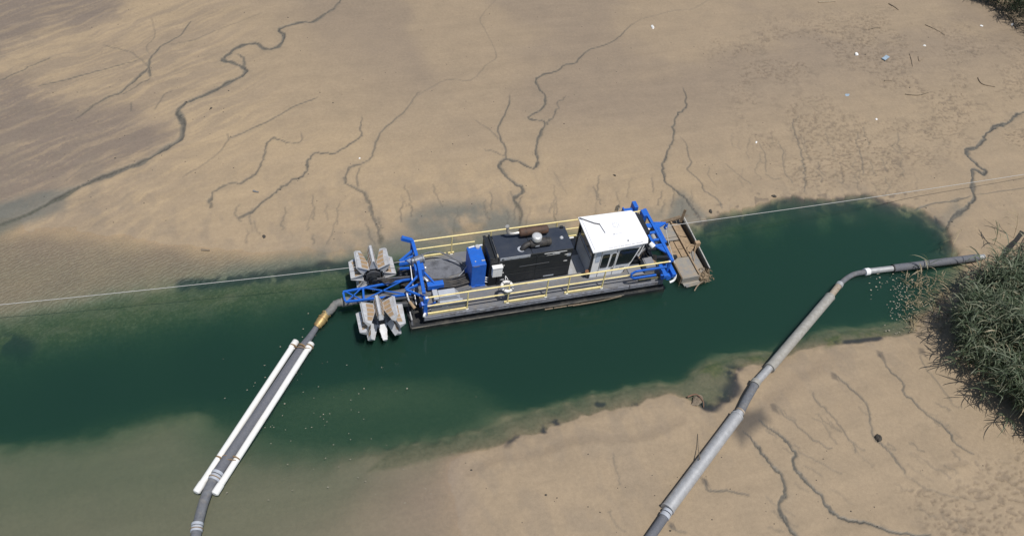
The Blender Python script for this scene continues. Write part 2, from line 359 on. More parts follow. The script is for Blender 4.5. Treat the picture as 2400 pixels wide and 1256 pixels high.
def S4(l): return [(a/2.667+1500, b/2.667+200) for a, b in l]
def S5(l): return [(a/2.639+800, b/2.639+780) for a, b in l]
def S6(l): return [(a/1.804+1480, b/1.804+560) for a, b in l]
main_stream = S1([(2230,-90),(2150,0),(2110,50),(2050,100),(1960,155),(1880,160),(1765,190),(1755,215),(1775,250),(1745,300),(1665,322),(1600,288),(1520,300),(1440,345),(1400,388),(1450,402),(1520,425),(1535,460),(1500,495),(1400,540),(1290,600),(1170,650),(1115,690),(1130,740),(1140,800),(1130,870),(1030,930),(890,1012),(720,1070),(560,1135),(380,1225),(240,1297),(0,1400),(-300,1450)])
centre_rill = S3([(1880,135),(1790,190),(1745,240),(1640,300),(1560,320),(1500,360),(1460,410),(1400,420),(1330,460),(1240,490),(1213,520),(1230,560),(1270,610),(1275,650),(1240,700),(1190,720),(1172,750),(1270,760),(1265,810),(1230,870),(1220,940),(1230,1000),(1225,1030),(1190,1055),(1130,1020),(1050,1000),(1005,1010),(990,1050),(1030,1100),(1080,1140),(1125,1165),(1130,1200),(1095,1220),(1085,1255),(1120,1320),(1105,1400)])
east_rill = S4([(2600,120),(2400,180),(2340,190),(2290,245),(2220,265),(2160,320),(2110,390),(2045,410),(2060,450),(2140,520),(2145,550),(2075,530),(2080,600),(2085,690),(2050,750),(1970,830),(1905,890)])
# line, start half width, end half width (m), jitter, strength, depth (m), dark
RILLS = [
 (main_stream, .055, .11, .02, .95, .05), (S1([(1480,350),(1530,375),(1528,430)]), .05,.05,.02,.7,.03),
 (S1([(480,735),(640,630),(760,575),(870,490),(930,440),(935,400),(970,350),(1020,300),(1130,235),(1200,150)]), .07,.025,.02,.75,.03),
 (S1([(940,500),(860,545),(770,590)]), .03,.03,.02,.5,.02), (S1([(945,495),(935,430)]), .05,.05,.02,.7,.02),
 (S1([(-60,510),(0,500),(130,450),(210,412),(320,370)]), .04,.02,.03,.6,.02),
 (S1([(230,545),(390,505),(560,465),(720,425),(860,385)]), .03,.02,.02,.6,.02),
 (S1([(930,425),(870,370),(800,330),(650,290)]), .03,.015,.03,.5,.02), (S1([(940,350),(920,300),(970,240),(950,130)]), .025,.015,.02,.35,.01),
 (S1([(1020,300),(1200,265),(1400,190),(1640,100)]), .025,.015,.02,.3,.01), (S1([(960,700),(1020,610),(1080,580)]), .02,.015,.02,.4,.01), (S1([(825,640),(825,695)]),.03,.02,.02,.5,.02),
 (S1([(1430,880),(1580,810),(1660,775),(1800,700),(1980,620)]), .035,.015,.02,.6,.02), (S1([(1430,880),(1380,950),(1280,1030),(1150,1110)]), .03,.02,.02,.35,.01), (S1([(1430,880),(1420,840)]),.03,.02,.02,.4,.01),
 (S1([(1900,840),(1870,890),(1740,885),(1710,870),(1665,900),(1650,980),(1620,1060),(1560,1110),(1500,1150),(1440,1155),(1345,1200),(1325,1250),(1310,1290)]), .02,.05,.03,.65,.03),
 (S1([(2260,740),(2255,800),(2265,855),(2200,905),(2080,955),(1960,965),(1925,1010),(1920,1060),(1890,1100),(1790,1150),(1700,1215),(1600,1300),(1480,1375)]), .02,.05,.03,.8,.03),
 (S3([(985,0),(890,100),(870,150),(905,230),(965,370),(890,430),(830,505),(780,518),(650,515),(590,545),(470,610)]), .010,.018,.02,.30,.012),
 (S3([(500,590),(470,610),(390,720),(260,820),(215,900),(190,980),(150,1015),(60,1050),(25,1100),(30,1140),(100,1180),(150,1210),(165,1255),(185,1310),(220,1380),(240,1470),(245,1510)]), .02,.075,.02,.6,.03),
 (S3([(115,1050),(100,1100),(105,1170)]), .025,.03,.02,.5,.02),
 (centre_rill, .022, .075, .02, .85, .04), (S3([(2330,0),(2200,65),(2050,95),(1880,135)]), .015,.02,.03,.3,.01),
 (S3([(1400,620),(1355,680),(1340,710),(1310,760),(1272,775)]), .018,.03,.05,.6,.02), (S3([(1040,600),(1050,665),(1010,750),(978,810),(990,870),(1015,920),(1030,990)]), .02,.04,.02,.75,.03),
 (S3([(830,760),(920,820),(985,870)]), .012,.02,.02,.4,.02), (S3([(890,945),(960,955),(1020,980)]), .012,.02,.03,.5,.02),
 (S3([(2135,560),(2160,650),(2150,690),(2085,735),(2070,800),(2060,920),(2030,990),(2010,1040),(2015,1130),(2080,1190),(2140,1240),(2175,1290),(2230,1370)]), .022,.055,.04,.9,.04),
 (S4([(250,330),(290,390),(300,450),(325,490),(300,530),(370,600),(400,670),(470,710),(520,760)]), .012,.03,.025,.6,.02),
 (S4([(1000,210),(965,240),(950,290),(985,370),(1010,450),(1015,520),(1010,580),(1030,640)]), .02,.045,.05,.5,.03),
 (east_rill, .075, .085, .035, 1.0, .05), (S4([(2070,695),(1950,720),(1850,740),(1730,765)]), .07,.035,.02,.7,.03), (S4([(2100,690),(2400,645),(2600,615)]), .025,.02,.02,.5,.02),
 (S4([(1905,890),(1870,850),(1850,820)]), .04,.03,.02,.8,.02),
 (S4([(520,490),(610,550),(690,630)]), .012,.02,.03,.35,.02), (S4([(780,550),(820,580),(880,590)]), .02,.01,.02,.35,.02), (S4([(740,360),(770,450),(780,540)]), .012,.02,.03,.4,.02),
 (S4([(860,350),(890,430),(890,550),(950,610)]), .012,.022,.04,.45,.02), (S4([(1360,300),(1350,380),(1380,450),(1390,550)]), .015,.02,.05,.45,.02), (S4([(430,510),(420,550),(480,650)]), .012,.012,.03,.3,.01),
 (S6([(470,815),(530,890),(570,940),(630,990),(655,1080),(625,1130),(650,1190),(690,1256),(720,1330)]), .045, .055, .03, 1.0, .05),
 (S6([(540,765),(600,810),(660,850),(690,900),(685,965),(740,1030),(800,1090),(830,1150),(900,1190),(1000,1210),(1120,1245),(1260,1260)]), .035,.038,.03,1.0,.04),
 (S6([(860,575),(930,630),(980,690),(1005,760),(1020,830),(1040,855),(1100,920),(1150,1000)]), .04,.02,.025,.65,.03),
 (S6([(1050,480),(1090,550),(1155,610),(1150,650),(1200,700),(1260,760),(1330,820),(1370,880),(1440,930)]), .03,.03,.025,.8,.03),
 (S6([(610,715),(700,790),(790,860),(850,900)]), .03,.015,.04,.45,.02), (S6([(760,640),(810,710),(870,780),(920,850),(940,900)]), .02,.015,.04,.5,.02), (S6([(760,745),(830,800),(860,870)]), .015,.012,.03,.35,.02),
 (S6([(310,1010),(330,1060),(400,1065),(490,1090)]), .025,.015,.03,.65,.02), (S6([(1210,480),(1250,560),(1300,630),(1340,690)]), .018,.018,.03,.45,.02), (S6([(160,1215),(230,1250)]), .02,.015,.03,.5,.02),
 (S6([(700,900),(780,940),(880,990)]), .012,.012,.03,.3,.01), (S6([(720,950),(800,1000)]), .012,.012,.03,.3,.01), (S6([(1170,1020),(1300,1080),(1480,1110)]), .012,.012,.04,.3,.01),
 (S5([(1640,1100),(1680,1160),(1760,1230)]), .015,.012,.03,.35,.01), (S5([(1680,740),(1690,830),(1730,920)]), .012,.012,.03,.3,.01),
]
rg = random.Random(5)                                   # short rills that drain into the channel between the larger ones
for k in range(46):
    px = rg.uniform(560, 1640); py = rg.uniform(470, 545) + (40 if px < 900 else 0) - (0 if px < 1300 else 20)
    l = rg.uniform(18, 55); a = rg.uniform(-.5, .35)
    RILLS.append(([(px+a*l, py-l), (px+a*l*.4+rg.uniform(-4,4), py-l*.5), (px+rg.uniform(-3,3), py)], .010, .026, .03, rg.uniform(.2,.45), .02))
for k in range(40):
    px = rg.uniform(1780, 2350); py = rg.uniform(930, 1250); l = rg.uniform(20, 60)
    RILLS.append(([(px, py), (px+l*.5, py+l*.45+rg.uniform(-5,5)), (px+l, py+l*.8)], .012, .010, .035, rg.uniform(.15,.4), .012))
for k in range(40):
    px = rg.uniform(1700, 2150); py = rg.uniform(330, 470); l = rg.uniform(15, 50)
    RILLS.append(([(px, py-l), (px+rg.uniform(-6,6), py-l*.5), (px+rg.uniform(2,14), py)], .010, .018, .04, rg.uniform(.15,.4), .015))
land = sst(-.06, .05, Z)
rill = np.zeros_like(X); carve = np.zeros_like(X); halo = np.zeros_like(X); dark = np.zeros_like(X)
for i, (pts, w0, w1, j, st, dp) in enumerate(RILLS):
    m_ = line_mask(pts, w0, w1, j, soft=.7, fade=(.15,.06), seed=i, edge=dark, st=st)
    rill = np.maximum(rill, m_*st); carve = np.maximum(carve, m_*dp)
    if max(w0, w1) > .03:
        halo = np.maximum(halo, line_mask(pts, w0*2.6, w1*2.6, j, soft=1.2, fade=(.2,.1), seed=i)*st*.45)
# broad soft swash line on the lower flat
swash = line_mask(S5([(780,840),(850,810),(1000,760),(1200,745),(1300,700),(1400,665),(1560,650),(1800,655),(1960,600),(2100,525)]), .12,.12,.02, soft=1.5)

flow = (G(250,450)-G(720,230)).normalized()
al = X*flow.x + Y*flow.y; ac = -X*flow.y + Y*flow.x
acw = ac + 1.2*(fbm(al*.25, ac*.25, 21)-.5) + .5*(fbm(al*.8, ac*.8, 22)-.5)
streak = fbm(al/3.2, acw/.28, 31, 4)*.6 + fbm(al/1.2, acw/.12, 35, 3)*.4
big = fbm(X*.16, Y*.16, 41, 5); mid = fbm(X*.8, Y*.8, 45, 4); fine = fbm(X*4, Y*4, 51, 3)
wetp = np.maximum(poly_mask([(-300,160),(0,176),(56,188),(98,214),(131,225),(170,232),(210,255),(262,262),(300,259),(356,270),(394,285),(412,300),(402,330),(334,375),(202,424),(112,470),(0,500),(-300,540)], 1.0, warp=1.6),
                  poly_mask([(-300,-100),(330,-100),(270,45),(190,64),(140,60),(90,75),(40,98),(0,131),(-300,200)], 1.0, warp=2.0))
wshal = poly_mask([(-400,545),(0,548),(200,560),(400,580),(560,600),(620,625),(520,650),(300,690),(0,760),(-400,780)], .6, warp=1)
left = poly_mask([(-600,-500),(640,-500),(560,100),(600,250),(430,380),(300,560),(-600,600)], 3.5)
thin = np.abs(fbm(al/2.6, acw/.42, 33, 4)-.5)
wet = np.clip(wetp*(.95-.55*sst(.45,.72,streak)-.45*sst(.022,.004,thin)*sst(.4,.6,fbm(al/4,acw,37))) + left*.30*sst(.40,.62,1-streak)*(1-wetp), 0, 1)
lowl = poly_mask([(640,1400),(700,1180),(900,1080),(1060,1050),(1085,1090),(1100,1180),(1110,1400)], 1.0)
wet = np.maximum(wet, lowl*(.45+.5*(fbm(ac/.5+3, al/2.5, 61)-.3)))
upper = poly_mask([(500,-600),(2600,-600),(2500,140),(2000,200),(1500,330),(1100,330),(850,170),(620,60)], 3.5)
wet = np.maximum(wet, upper*(.12+.35*sst(.4,.62,big)))
wet = np.maximum(wet, wshal*(.75+.3*(mid-.5)))
wet = np.maximum(wet, poly_mask([(-400,1030),(0,1040),(200,1030),(400,985),(500,990),(650,1010),(900,1060),(1050,1060),(1080,1150),(1090,1500),(-400,1500)], 1.2, warp=1)*(.72+.4*(big-.5)))
silt = np.zeros_like(X)
for pts, sf, a in (([(945,512),(1000,482),(1080,472),(1130,468),(1190,488),(1235,520),(1330,512),(1320,545),(1230,560),(1100,580),(970,566)], .5, .95),
                   ([(1550,520),(1575,470),(1598,450),(1622,478),(1660,508),(1600,535)], .35, .9), ([(-150,500),(0,482),(110,452),(158,452),(130,498),(0,532),(-150,560)], .4, .75),
                   ([(400,695),(540,625),(680,592),(840,566),(960,540),(1060,560),(1010,605),(860,628),(700,642),(560,664)], .6, 1.0), ([(1490,500),(1560,480),(1560,520)], .4, .6), ([(820,540),(870,530),(900,560),(830,572)],.3,.5),
                   ([(2190,520),(2240,470),(2260,500),(2215,535)], .3, .5)):
    silt = np.maximum(silt, poly_mask(pts, sf, warp=.4)*a*sst(.25,.6,mid*.6+fbm(X*2.2,Y*1.3,71)*.4+.12))
silt = np.maximum(silt, .95*poly_mask([(-250,515),(-100,478),(0,470),(90,448),(165,444),(150,490),(60,520),(0,545),(-200,580)], .35, warp=.5))
pool = poly_mask([(1712,1005),(1735,965),(1785,958),(1803,985),(1765,1012),(1738,1045)], .28)
for hx, hy in ((2066,832),(1957,882),(1655,1128),(1572,1236),(1815,960),(2158,828)):
    pool = np.maximum(pool, .7*poly_mask([(hx-9,hy-12),(hx+4,hy-8),(hx+13,hy+14),(hx+2,hy+6),(hx-6,hy+4)], .06, warp=.3))
pool2 = poly_mask([(1790,930),(1860,880),(1960,815),(2000,830),(1880,905),(1800,975)], .35)
black = np.zeros_like(X)
for pts, wd, sd in (([(430,668),(560,653),(640,646),(700,637),(760,629),(850,618)], .22, 1), ([(-60,800),(0,800),(45,802)], .35, 2),
                    ([(1640,535),(1700,520),(1760,507),(1810,489),(1850,478),(1920,484),(2020,476),(2078,490),(2143,508),(2180,530),(2204,555),(2212,585)], .26, 3),
                    ([(1192,1036),(1213,1030)], .14, 4), ([(1278,1003),(1316,996)], .12, 5), ([(1702,932),(1724,902),(1722,872)], .30, 6), ([(1640,948),(1665,960),(1690,945)], .16, 7),
                    ([(1960,806),(2060,795)], .10, 8), ([(1500,950),(1480,958)], .08, 9), ([(1685,522),(1740,540)], .25, 10), ([(1400,945),(1412,950)], .08, 11)):
    black = np.maximum(black, line_mask(pts, wd, wd, .05, z=-.1, soft=.9, seed=90+sd)*sst(.28,.48,fbm(X*2.6,Y*2.6,81)))
black = np.maximum(black, .85*poly_mask([(1600,556),(1640,526),(1700,508),(1760,495),(1810,476),(1850,466),(1920,473),(2020,464),(2078,478),(2150,497),(2192,521),(2218,548),(2230,600),(2150,640),(2060,590),(1950,575),(1870,570),(1750,600),(1650,630)], .25, z=-.25, warp=.6)*sst(.30,.50,fbm(X*1.2,Y*1.2,83,4)))
dentm = np.maximum(poly_mask([(1640,80),(2080,20),(2300,60),(2600,200),(2500,420),(2250,330),(2150,440),(1880,450),(1760,340)], 1.6), poly_mask([(2140,950),(2330,1000),(2500,1080),(2500,1400),(2230,1400),(2120,1150)], 1.0))
ex = X + .25*(fbm(X*2,Y*2,91)-.5); ey = Y + .25*(fbm(X*2,Y*2,92)-.5)
dn = fbm(ex*2.6, ey*3.4, 95, 3)
dent = dentm*sst(.60,.70,dn)*sst(.42,.58,fbm(X*.6,Y*.6,96))*.45
dent2 = dentm*np.maximum(sst(.63,.71,fbm(ex*4.2+ey*1.5, ey*8.5, 97, 2)), sst(.64,.72,fbm(ex*7-ey*5, ey*7+ex*3, 197, 2)))*sst(.40,.58,fbm(X*.5,Y*.5,98))
# small dark clods washed along the water's edge
clod = sst(.74,.80,vnoise(X*3.6+.4*fine,Y*5.2,101))*sst(.10,.03,np.abs(Z-.09))*poly_mask([(1560,520),(1640,470),(1800,440),(2150,450),(2220,510),(2100,480),(1850,480),(1660,520)], .5)
ledge_in = [(2145,790),(2080,799),(1962,813),(1923,810),(1879,833),(1790,858),(1728,870),(1732,895),(1705,940),(1664,966),(1639,959),(1612,940),(1574,926),(1535,940),(1483,963),(1421,970),(1319,1002),(1255,1027),(1213,1038),(1149,1049),(1080,1062),(1020,1078),(940,1098)]
ledge_out = [(860,1105),(914,1054),(1027,1031),(1122,1008),(1198,978),(1255,963),(1330,948),(1387,924),(1421,924),(1463,912),(1501,906),(1539,900),(1573,904),(1597,898),(1618,890),(1630,867),(1663,850),(1713,832),(1768,828),(1812,829),(1896,786),(1951,772),(2006,772),(2051,768),(2125,755)]
ledge = poly_mask(ledge_in+ledge_out, .12, z=-.1, warp=.25)
algae = np.maximum(poly_mask([(1690,565),(1720,540),(1780,522),(1840,505),(1860,522),(1800,550),(1720,580)], .4, z=-.4, warp=1.2), .6* poly_mask([(-300,790),(0,770),(150,737),(300,708),(420,684),(560,666),(700,652),(820,640),(880,640),(860,680),(700,725),(560,752),(430,780),(300,802),(0,850),(-300,890)], .6, z=-.2, warp=.8))
black *= 1-.8*algae*(X > 3)
black *= sst(.06,.0,Z)
algae = np.maximum(algae, .8*poly_mask([(1650,850),(1720,835),(1800,830),(1900,790),(2050,772),(2080,785),(1960,805),(1880,825),(1780,850),(1700,860),(1650,900),(1630,890)], .2, z=-.15, warp=.5))*sst(.38,.58,fbm(X*1.1,Y*2.2,131,4)+.05)
ripple = poly_mask([(-400,560),(0,560),(300,575),(600,600),(840,620),(820,650),(560,735),(300,790),(0,850),(-400,880)], .7, 0)
edge = sst(.0,.04,Z)*sst(.17,.06,Z)
Z = Z + land*(.05*(big-.5)+.03*(mid-.5)+.012*(fine-.5)) - carve*land - .03*dent - .045*dent2 + .02*dentm*(fbm(ex*3.2,ey*4.5,99,3)-.5) + .02*clod - .02*swash*land
Z = Z + (1-land)*(.10*(fbm(X*1.3,Y*1.3,111)-.5))*sst(-.02,-.3,Z)*(.25+.75*sst(-2,2,Y))
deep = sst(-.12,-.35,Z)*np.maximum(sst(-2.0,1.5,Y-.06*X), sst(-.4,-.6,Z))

nx, ny = len(xs), len(ys)
me = bpy.data.meshes.new('mud_flat')
co = np.stack([X, Y, Z], -1).reshape(-1, 3).astype(np.float32)
ii = np.arange(nx*ny).reshape(ny, nx)
quads = np.stack([ii[:-1,:-1], ii[:-1,1:], ii[1:,1:], ii[1:,:-1]], -1).reshape(-1, 4)
me.vertices.add(len(co)); me.vertices.foreach_set('co', co.ravel())
me.loops.add(quads.size); me.loops.foreach_set('vertex_index', quads.ravel().astype(np.int32))
me.polygons.add(len(quads)); me.polygons.foreach_set('loop_start', np.arange(0, quads.size, 4, dtype=np.int32))
me.polygons.foreach_set('use_smooth', np.ones(len(quads), bool)); me.update(calc_edges=True)
def attr(name, r, g, b, a):
    at = me.attributes.new(name, 'FLOAT_COLOR', 'POINT')
    at.data.foreach_set('color', np.clip(np.stack([r, g, b, a], -1), 0, 1).reshape(-1).astype(np.float32))
one = np.ones_like(X)
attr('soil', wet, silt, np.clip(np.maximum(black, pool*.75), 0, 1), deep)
attr('marks', np.maximum(rill, 0), halo, np.clip(dent*.7+dent2*(.35+.6*mid)+clod, 0, 1), ripple)
bright = np.clip(sst(.40,.68,streak)*left*.6*(1-wetp) + .8*poly_mask([(200,330),(420,250),(640,260),(1000,350),(1400,380),(1650,420),(1560,490),(900,545),(330,540),(250,450)], 2.0, warp=2)*(.35+.65*sst(.35,.65,.5*streak+.5*mid)), 0, 1)
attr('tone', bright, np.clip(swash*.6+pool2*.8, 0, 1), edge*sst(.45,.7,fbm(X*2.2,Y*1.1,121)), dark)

def terrain_material():
    m = bpy.data.materials.new('wet_mud'); m.use_nodes = True; n = m.node_tree; p = n.nodes['Principled BSDF']
    L = n.links.new
    def at(name):
        a = n.nodes.new('ShaderNodeAttribute'); a.attribute_name = name; s = n.nodes.new('ShaderNodeSeparateColor'); L(a.outputs['Color'], s.inputs[0]); return s.outputs, a.outputs['Alpha']
    (wet_, silt_, blk_), deep_ = (lambda o: ((o[0][0], o[0][1], o[0][2]), o[1]))(at('soil'))
    (rill_, halo_, dent_), rip_ = (lambda o: ((o[0][0], o[0][1], o[0][2]), o[1]))(at('marks'))
    (alg_, led_, _x), _y = (lambda o: ((o[0][0], o[0][1], o[0][2]), o[1]))(at('growth'))
    (brt_, sw_, edg_), dk_ = (lambda o: ((o[0][0], o[0][1], o[0][2]), o[1]))(at('tone'))
    g = n.nodes.new('ShaderNodeNewGeometry')
    def noise(sc, det=5, rough=.6):
        k = n.nodes.new('ShaderNodeTexNoise'); k.inputs['Scale'].default_value = sc; k.inputs['Detail'].default_value = det; k.inputs['Roughness'].default_value = rough
        L(g.outputs['Position'], k.inputs['Vector']); return k.outputs['Fac']
    def mixc(f, a, b, mul=None):
        if mul is not None:
            mm = n.nodes.new('ShaderNodeMath'); mm.operation = 'MULTIPLY'; L(f, mm.inputs[0]); mm.inputs[1].default_value = mul; f = mm.outputs[0]
        k = n.nodes.new('ShaderNodeMix'); k.data_type = 'RGBA'; L(f, k.inputs[0])
        for s, v in ((6, a), (7, b)):
            if isinstance(v, tuple): k.inputs[s].default_value = tuple(v)+(1,)
            else: L(v, k.inputs[s])
        return k.outputs[2]
    def mr(f, a, b, c=0, d=1):
        k = n.nodes.new('ShaderNodeMapRange'); L(f, k.inputs[0]); k.inputs[1].default_value = a; k.inputs[2].default_value = b; k.inputs[3].default_value = c; k.inputs[4].default_value = d; return k.outputs[0]
    n1 = noise(.9, 6); n2 = noise(7, 6, .7); n3 = noise(38, 3, .7)
    c = mixc(mr(n1,.35,.65), (.312,.239,.157), (.282,.218,.145))
    c = mixc(brt_, c, (.372,.280,.173), .85)
    c = mixc(wet_, c, (.182,.146,.117), .9)
    c = mixc(silt_, c, (.135,.136,.116), .95)
    c = mixc(sw_, c, (.19,.145,.10), .55)
    c = mixc(edg_, c, (.20,.165,.125), .35)
    c = mixc(halo_, c, (.225,.185,.135), .5)
    c = mixc(dent_, c, (.15,.118,.086), .75)
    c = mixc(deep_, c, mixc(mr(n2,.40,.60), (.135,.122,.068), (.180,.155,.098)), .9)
    c = mixc(led_, c, mixc(mr(n2,.35,.65), (.125,.112,.072), (.165,.142,.095)), .92)
    c = mixc(alg_, c, mixc(mr(n2,.4,.6), (.055,.080,.018), (.120,.120,.042)), .85)
    rmx = n.nodes.new('ShaderNodeMath'); rmx.operation = 'MULTIPLY'; L(mr(n2,.52,.66), rmx.inputs[0]); L(rip_, rmx.inputs[1])
    c = mixc(rmx.outputs[0], c, (.27,.235,.175), .45)
    c = mixc(rill_, c, (.128,.121,.100), .85)
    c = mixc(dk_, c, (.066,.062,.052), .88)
    c = mixc(blk_, c, (.030,.032,.036), .95)
    mpf = n.nodes.new('ShaderNodeMapping'); mpf.inputs['Rotation'].default_value = (0,0,-math.atan2(flow.y,flow.x)); mpf.inputs['Scale'].default_value = (.22,1.5,1); L(g.outputs['Position'], mpf.inputs['Vector'])
    nf = n.nodes.new('ShaderNodeTexNoise'); nf.inputs['Scale'].default_value = 1.0; nf.inputs['Detail'].default_value = 7; nf.inputs['Roughness'].default_value = .62; nf.inputs['Distortion'].default_value = .5; L(mpf.outputs[0], nf.inputs['Vector'])
    fl = mr(nf.outputs['Fac'],.34,.66,.95,1.04)
    v = n.nodes.new('ShaderNodeMix'); v.data_type = 'RGBA'; v.blend_type = 'MULTIPLY'; v.inputs[0].default_value = 1
    L(c, v.inputs[6])
    gg = n.nodes.new('ShaderNodeCombineColor'); tv = mr(n2,.25,.75,.88,1.10); ad = n.nodes.new('ShaderNodeMath'); ad.operation = 'MULTIPLY'; L(tv, ad.inputs[0]); L(mr(n3,.2,.8,.86,1.14), ad.inputs[1])
    ad2 = n.nodes.new('ShaderNodeMath'); ad2.operation = 'MULTIPLY'; L(ad.outputs[0], ad2.inputs[0]); L(fl, ad2.inputs[1])
    for k in range(3): L(ad2.outputs[0], gg.inputs[k])
    L(gg.outputs[0], v.inputs[7]); L(v.outputs[2], p.inputs['Base Color'])
    ro = n.nodes.new('ShaderNodeMath'); ro.operation = 'MAXIMUM'; L(wet_, ro.inputs[0]); L(rill_, ro.inputs[1])
    L(mr(ro.outputs[0],0,1,.78,.42), p.inputs['Roughness']); p.inputs['Specular IOR Level'].default_value = .4
    # relief: grain everywhere, ripples in the shallows
    wv = n.nodes.new('ShaderNodeTexWave'); wv.inputs['Scale'].default_value = 1.9; wv.inputs['Distortion'].default_value = 9; wv.inputs['Detail'].default_value = 3; wv.inputs['Detail Scale'].default_value = 1.6
    mp = n.nodes.new('ShaderNodeMapping'); mp.inputs['Rotation'].default_value = (0,0,math.radians(62)); L(g.outputs['Position'], mp.inputs['Vector']); L(mp.outputs[0], wv.inputs['Vector'])
    rm = n.nodes.new('ShaderNodeMath'); rm.operation = 'MULTIPLY'; L(wv.outputs['Fac'], rm.inputs[0]); L(rip_, rm.inputs[1])
    b1 = n.nodes.new('ShaderNodeBump'); b1.inputs['Strength'].default_value = .5; b1.inputs['Distance'].default_value = .03; L(rm.outputs[0], b1.inputs['Height'])
    b2 = n.nodes.new('ShaderNodeBump'); b2.inputs['Strength'].default_value = .35; b2.inputs['Distance'].default_value = .02; L(n2, b2.inputs['Height']); L(b1.outputs[0], b2.inputs['Normal'])
    b3 = n.nodes.new('ShaderNodeBump'); b3.inputs['Strength'].default_value = .25; b3.inputs['Distance'].default_value = .006; L(n3, b3.inputs['Height']); L(b2.outputs[0], b3.inputs['Normal'])
    L(b3.outputs[0], p.inputs['Normal'])
    return m
attr('growth', algae, ledge*sst(.0,-.03,Z-.02), one, one)
me.materials.append(terrain_material())
ground = bpy.data.objects.new('mud_flat', me); link(ground)
tag(ground, 'tan tidal mud flat scored by dark winding rills around the channel', kind='structure')

def ground_z(x, y):
    i = int(np.clip(np.searchsorted(xs, x), 1, nx-1)); j = int(np.clip(np.searchsorted(ys, y), 1, ny-1))
    return float(Z[j, i])

# ------------------------------------------------------------------ water: one closed body with murky green volume
def water_material():
    m = bpy.data.materials.new('murky_water'); m.use_nodes = True; n = m.node_tree; n.nodes.clear(); L = n.links.new
    out = n.nodes.new('ShaderNodeOutputMaterial'); mix = n.nodes.new('ShaderNodeMixShader'); fr = n.nodes.new('ShaderNodeFresnel'); fr.inputs[0].default_value = 1.33
    tr = n.nodes.new('ShaderNodeBsdfTransparent'); gl = n.nodes.new('ShaderNodeBsdfGlossy'); gl.inputs['Roughness'].default_value = .025
    g = n.nodes.new('ShaderNodeNewGeometry')
    k = n.nodes.new('ShaderNodeTexNoise'); k.inputs['Scale'].default_value = 2.6; k.inputs['Detail'].default_value = 4; k.inputs['Roughness'].default_value = .6
    mp = n.nodes.new('ShaderNodeMapping'); mp.inputs['Scale'].default_value = (1, 2.2, 1); mp.inputs['Rotation'].default_value = (0,0,.35)
    L(g.outputs['Position'], mp.inputs['Vector']); L(mp.outputs[0], k.inputs['Vector'])
    # the wind ruffles only the western end of the channel
    sx = n.nodes.new('ShaderNodeSeparateXYZ'); L(g.outputs['Position'], sx.inputs[0])
    mr = n.nodes.new('ShaderNodeMapRange'); mr.inputs[1].default_value = -3; mr.inputs[2].default_value = -9; mr.inputs[3].default_value = .10; mr.inputs[4].default_value = .6; L(sx.outputs[0], mr.inputs[0])
    b = n.nodes.new('ShaderNodeBump'); b.inputs['Distance'].default_value = .05; L(k.outputs['Fac'], b.inputs['Height']); L(mr.outputs[0], b.inputs['Strength'])
    L(b.outputs[0], fr.inputs['Normal']); L(b.outputs[0], gl.inputs['Normal'])
    L(fr.outputs[0], mix.inputs[0]); L(tr.outputs[0], mix.inputs[1]); L(gl.outputs[0], mix.inputs[2]); L(mix.outputs[0], out.inputs['Surface'])
    sc = n.nodes.new('ShaderNodeVolumeScatter'); sc.inputs['Color'].default_value = (.165,.368,.318,1); sc.inputs['Density'].default_value = 1.0; sc.inputs['Anisotropy'].default_value = 0.0
    ab = n.nodes.new('ShaderNodeVolumeAbsorption'); ab.inputs['Color'].default_value = (.22,.50,.38,1); ab.inputs['Density'].default_value = 2.5
    ad = n.nodes.new('ShaderNodeAddShader'); L(sc.outputs[0], ad.inputs[0]); L(ab.outputs[0], ad.inputs[1]); L(ad.outputs[0], out.inputs['Volume'])
    m.cycles.homogeneous_volume = True
    return m
wt = MB().box((-255,-230,-3.2), (275,290,0.0)).build('water', water_material())
tag(wt, 'still murky green water of the dredged channel', kind='structure')

# ================================================================== THE DREDGE
DK = .65                                                 # deck level
dredge = tag(empty('dredge', (5.0,1.5,0)), 'blue, black and white cutter dredge floating in the green channel', 'dredge')
dredge_inv = (5.0,1.5,0)
def part(mb, name, mats, parent=None, bevel=0.0, label=None):
    """mesh authored in world coordinates, hung under the dredge (or under one of its parts)"""
    p = parent or dredge
    o = mb.build(name, mats, p, bevel)
    if p is dredge: o.location = tuple(-v for v in dredge_inv)
    if label: o['label'] = label
    return o

# hull
h = MB(); h.box((-.66,-.10,-.55),(10.3,3.14,.12)); h.box((-.12,.06,.12),(10.15,2.98,.62))
hull = part(h, 'hull', HULL, bevel=.02)
f = MB(); f.box((-.60,-.125,.095),(8.4,-.10,.125)); part(f, 'rub_rail', mat('worn_rub_rail',(.22,.20,.16),(.07,.07,.07),rough=.8,scale=3), hull)
f = MB()
for x0, x1 in ((4.9,5.25),(5.3,5.85),(5.9,6.4),(6.46,7.0),(7.05,7.7)):
    f = MB(); f.box((x0,-.17,.005),(x1,-.135,.035)); part(f, 'timber_fender', WOOD, hull)
f = MB(); f.tube(spline([(6.1,-.2,.05),(6.9,-.22,.09),(7.6,-.2,.10),(8.25,-.18,.16)],5), .03, 8); part(f, 'fender_log', BARK, hull)
for x0, x1 in ((-.1,8.55),(8.58,10.1)):
    f = MB()
    f.box((x0,-.06,.40),(x1,.055,.61))
    for z in (.43,.485,.54,.59): f.box((x0,-.078,z),(x1,-.06,z+.018))
    part(f, 'fascia_panel', FASCIA, hull)
f = MB(); f.box((2.0,-.083,.52),(2.45,-.079,.60)); part(f, 'maker_plate', MIDGREY, hull)
f = MB()
for k in range(4): f.box((2.13+k*.05,-.086,.55),(2.165+k*.05,-.0835,.575))
part(f, 'plate_lettering', WHITEBOX, hull)
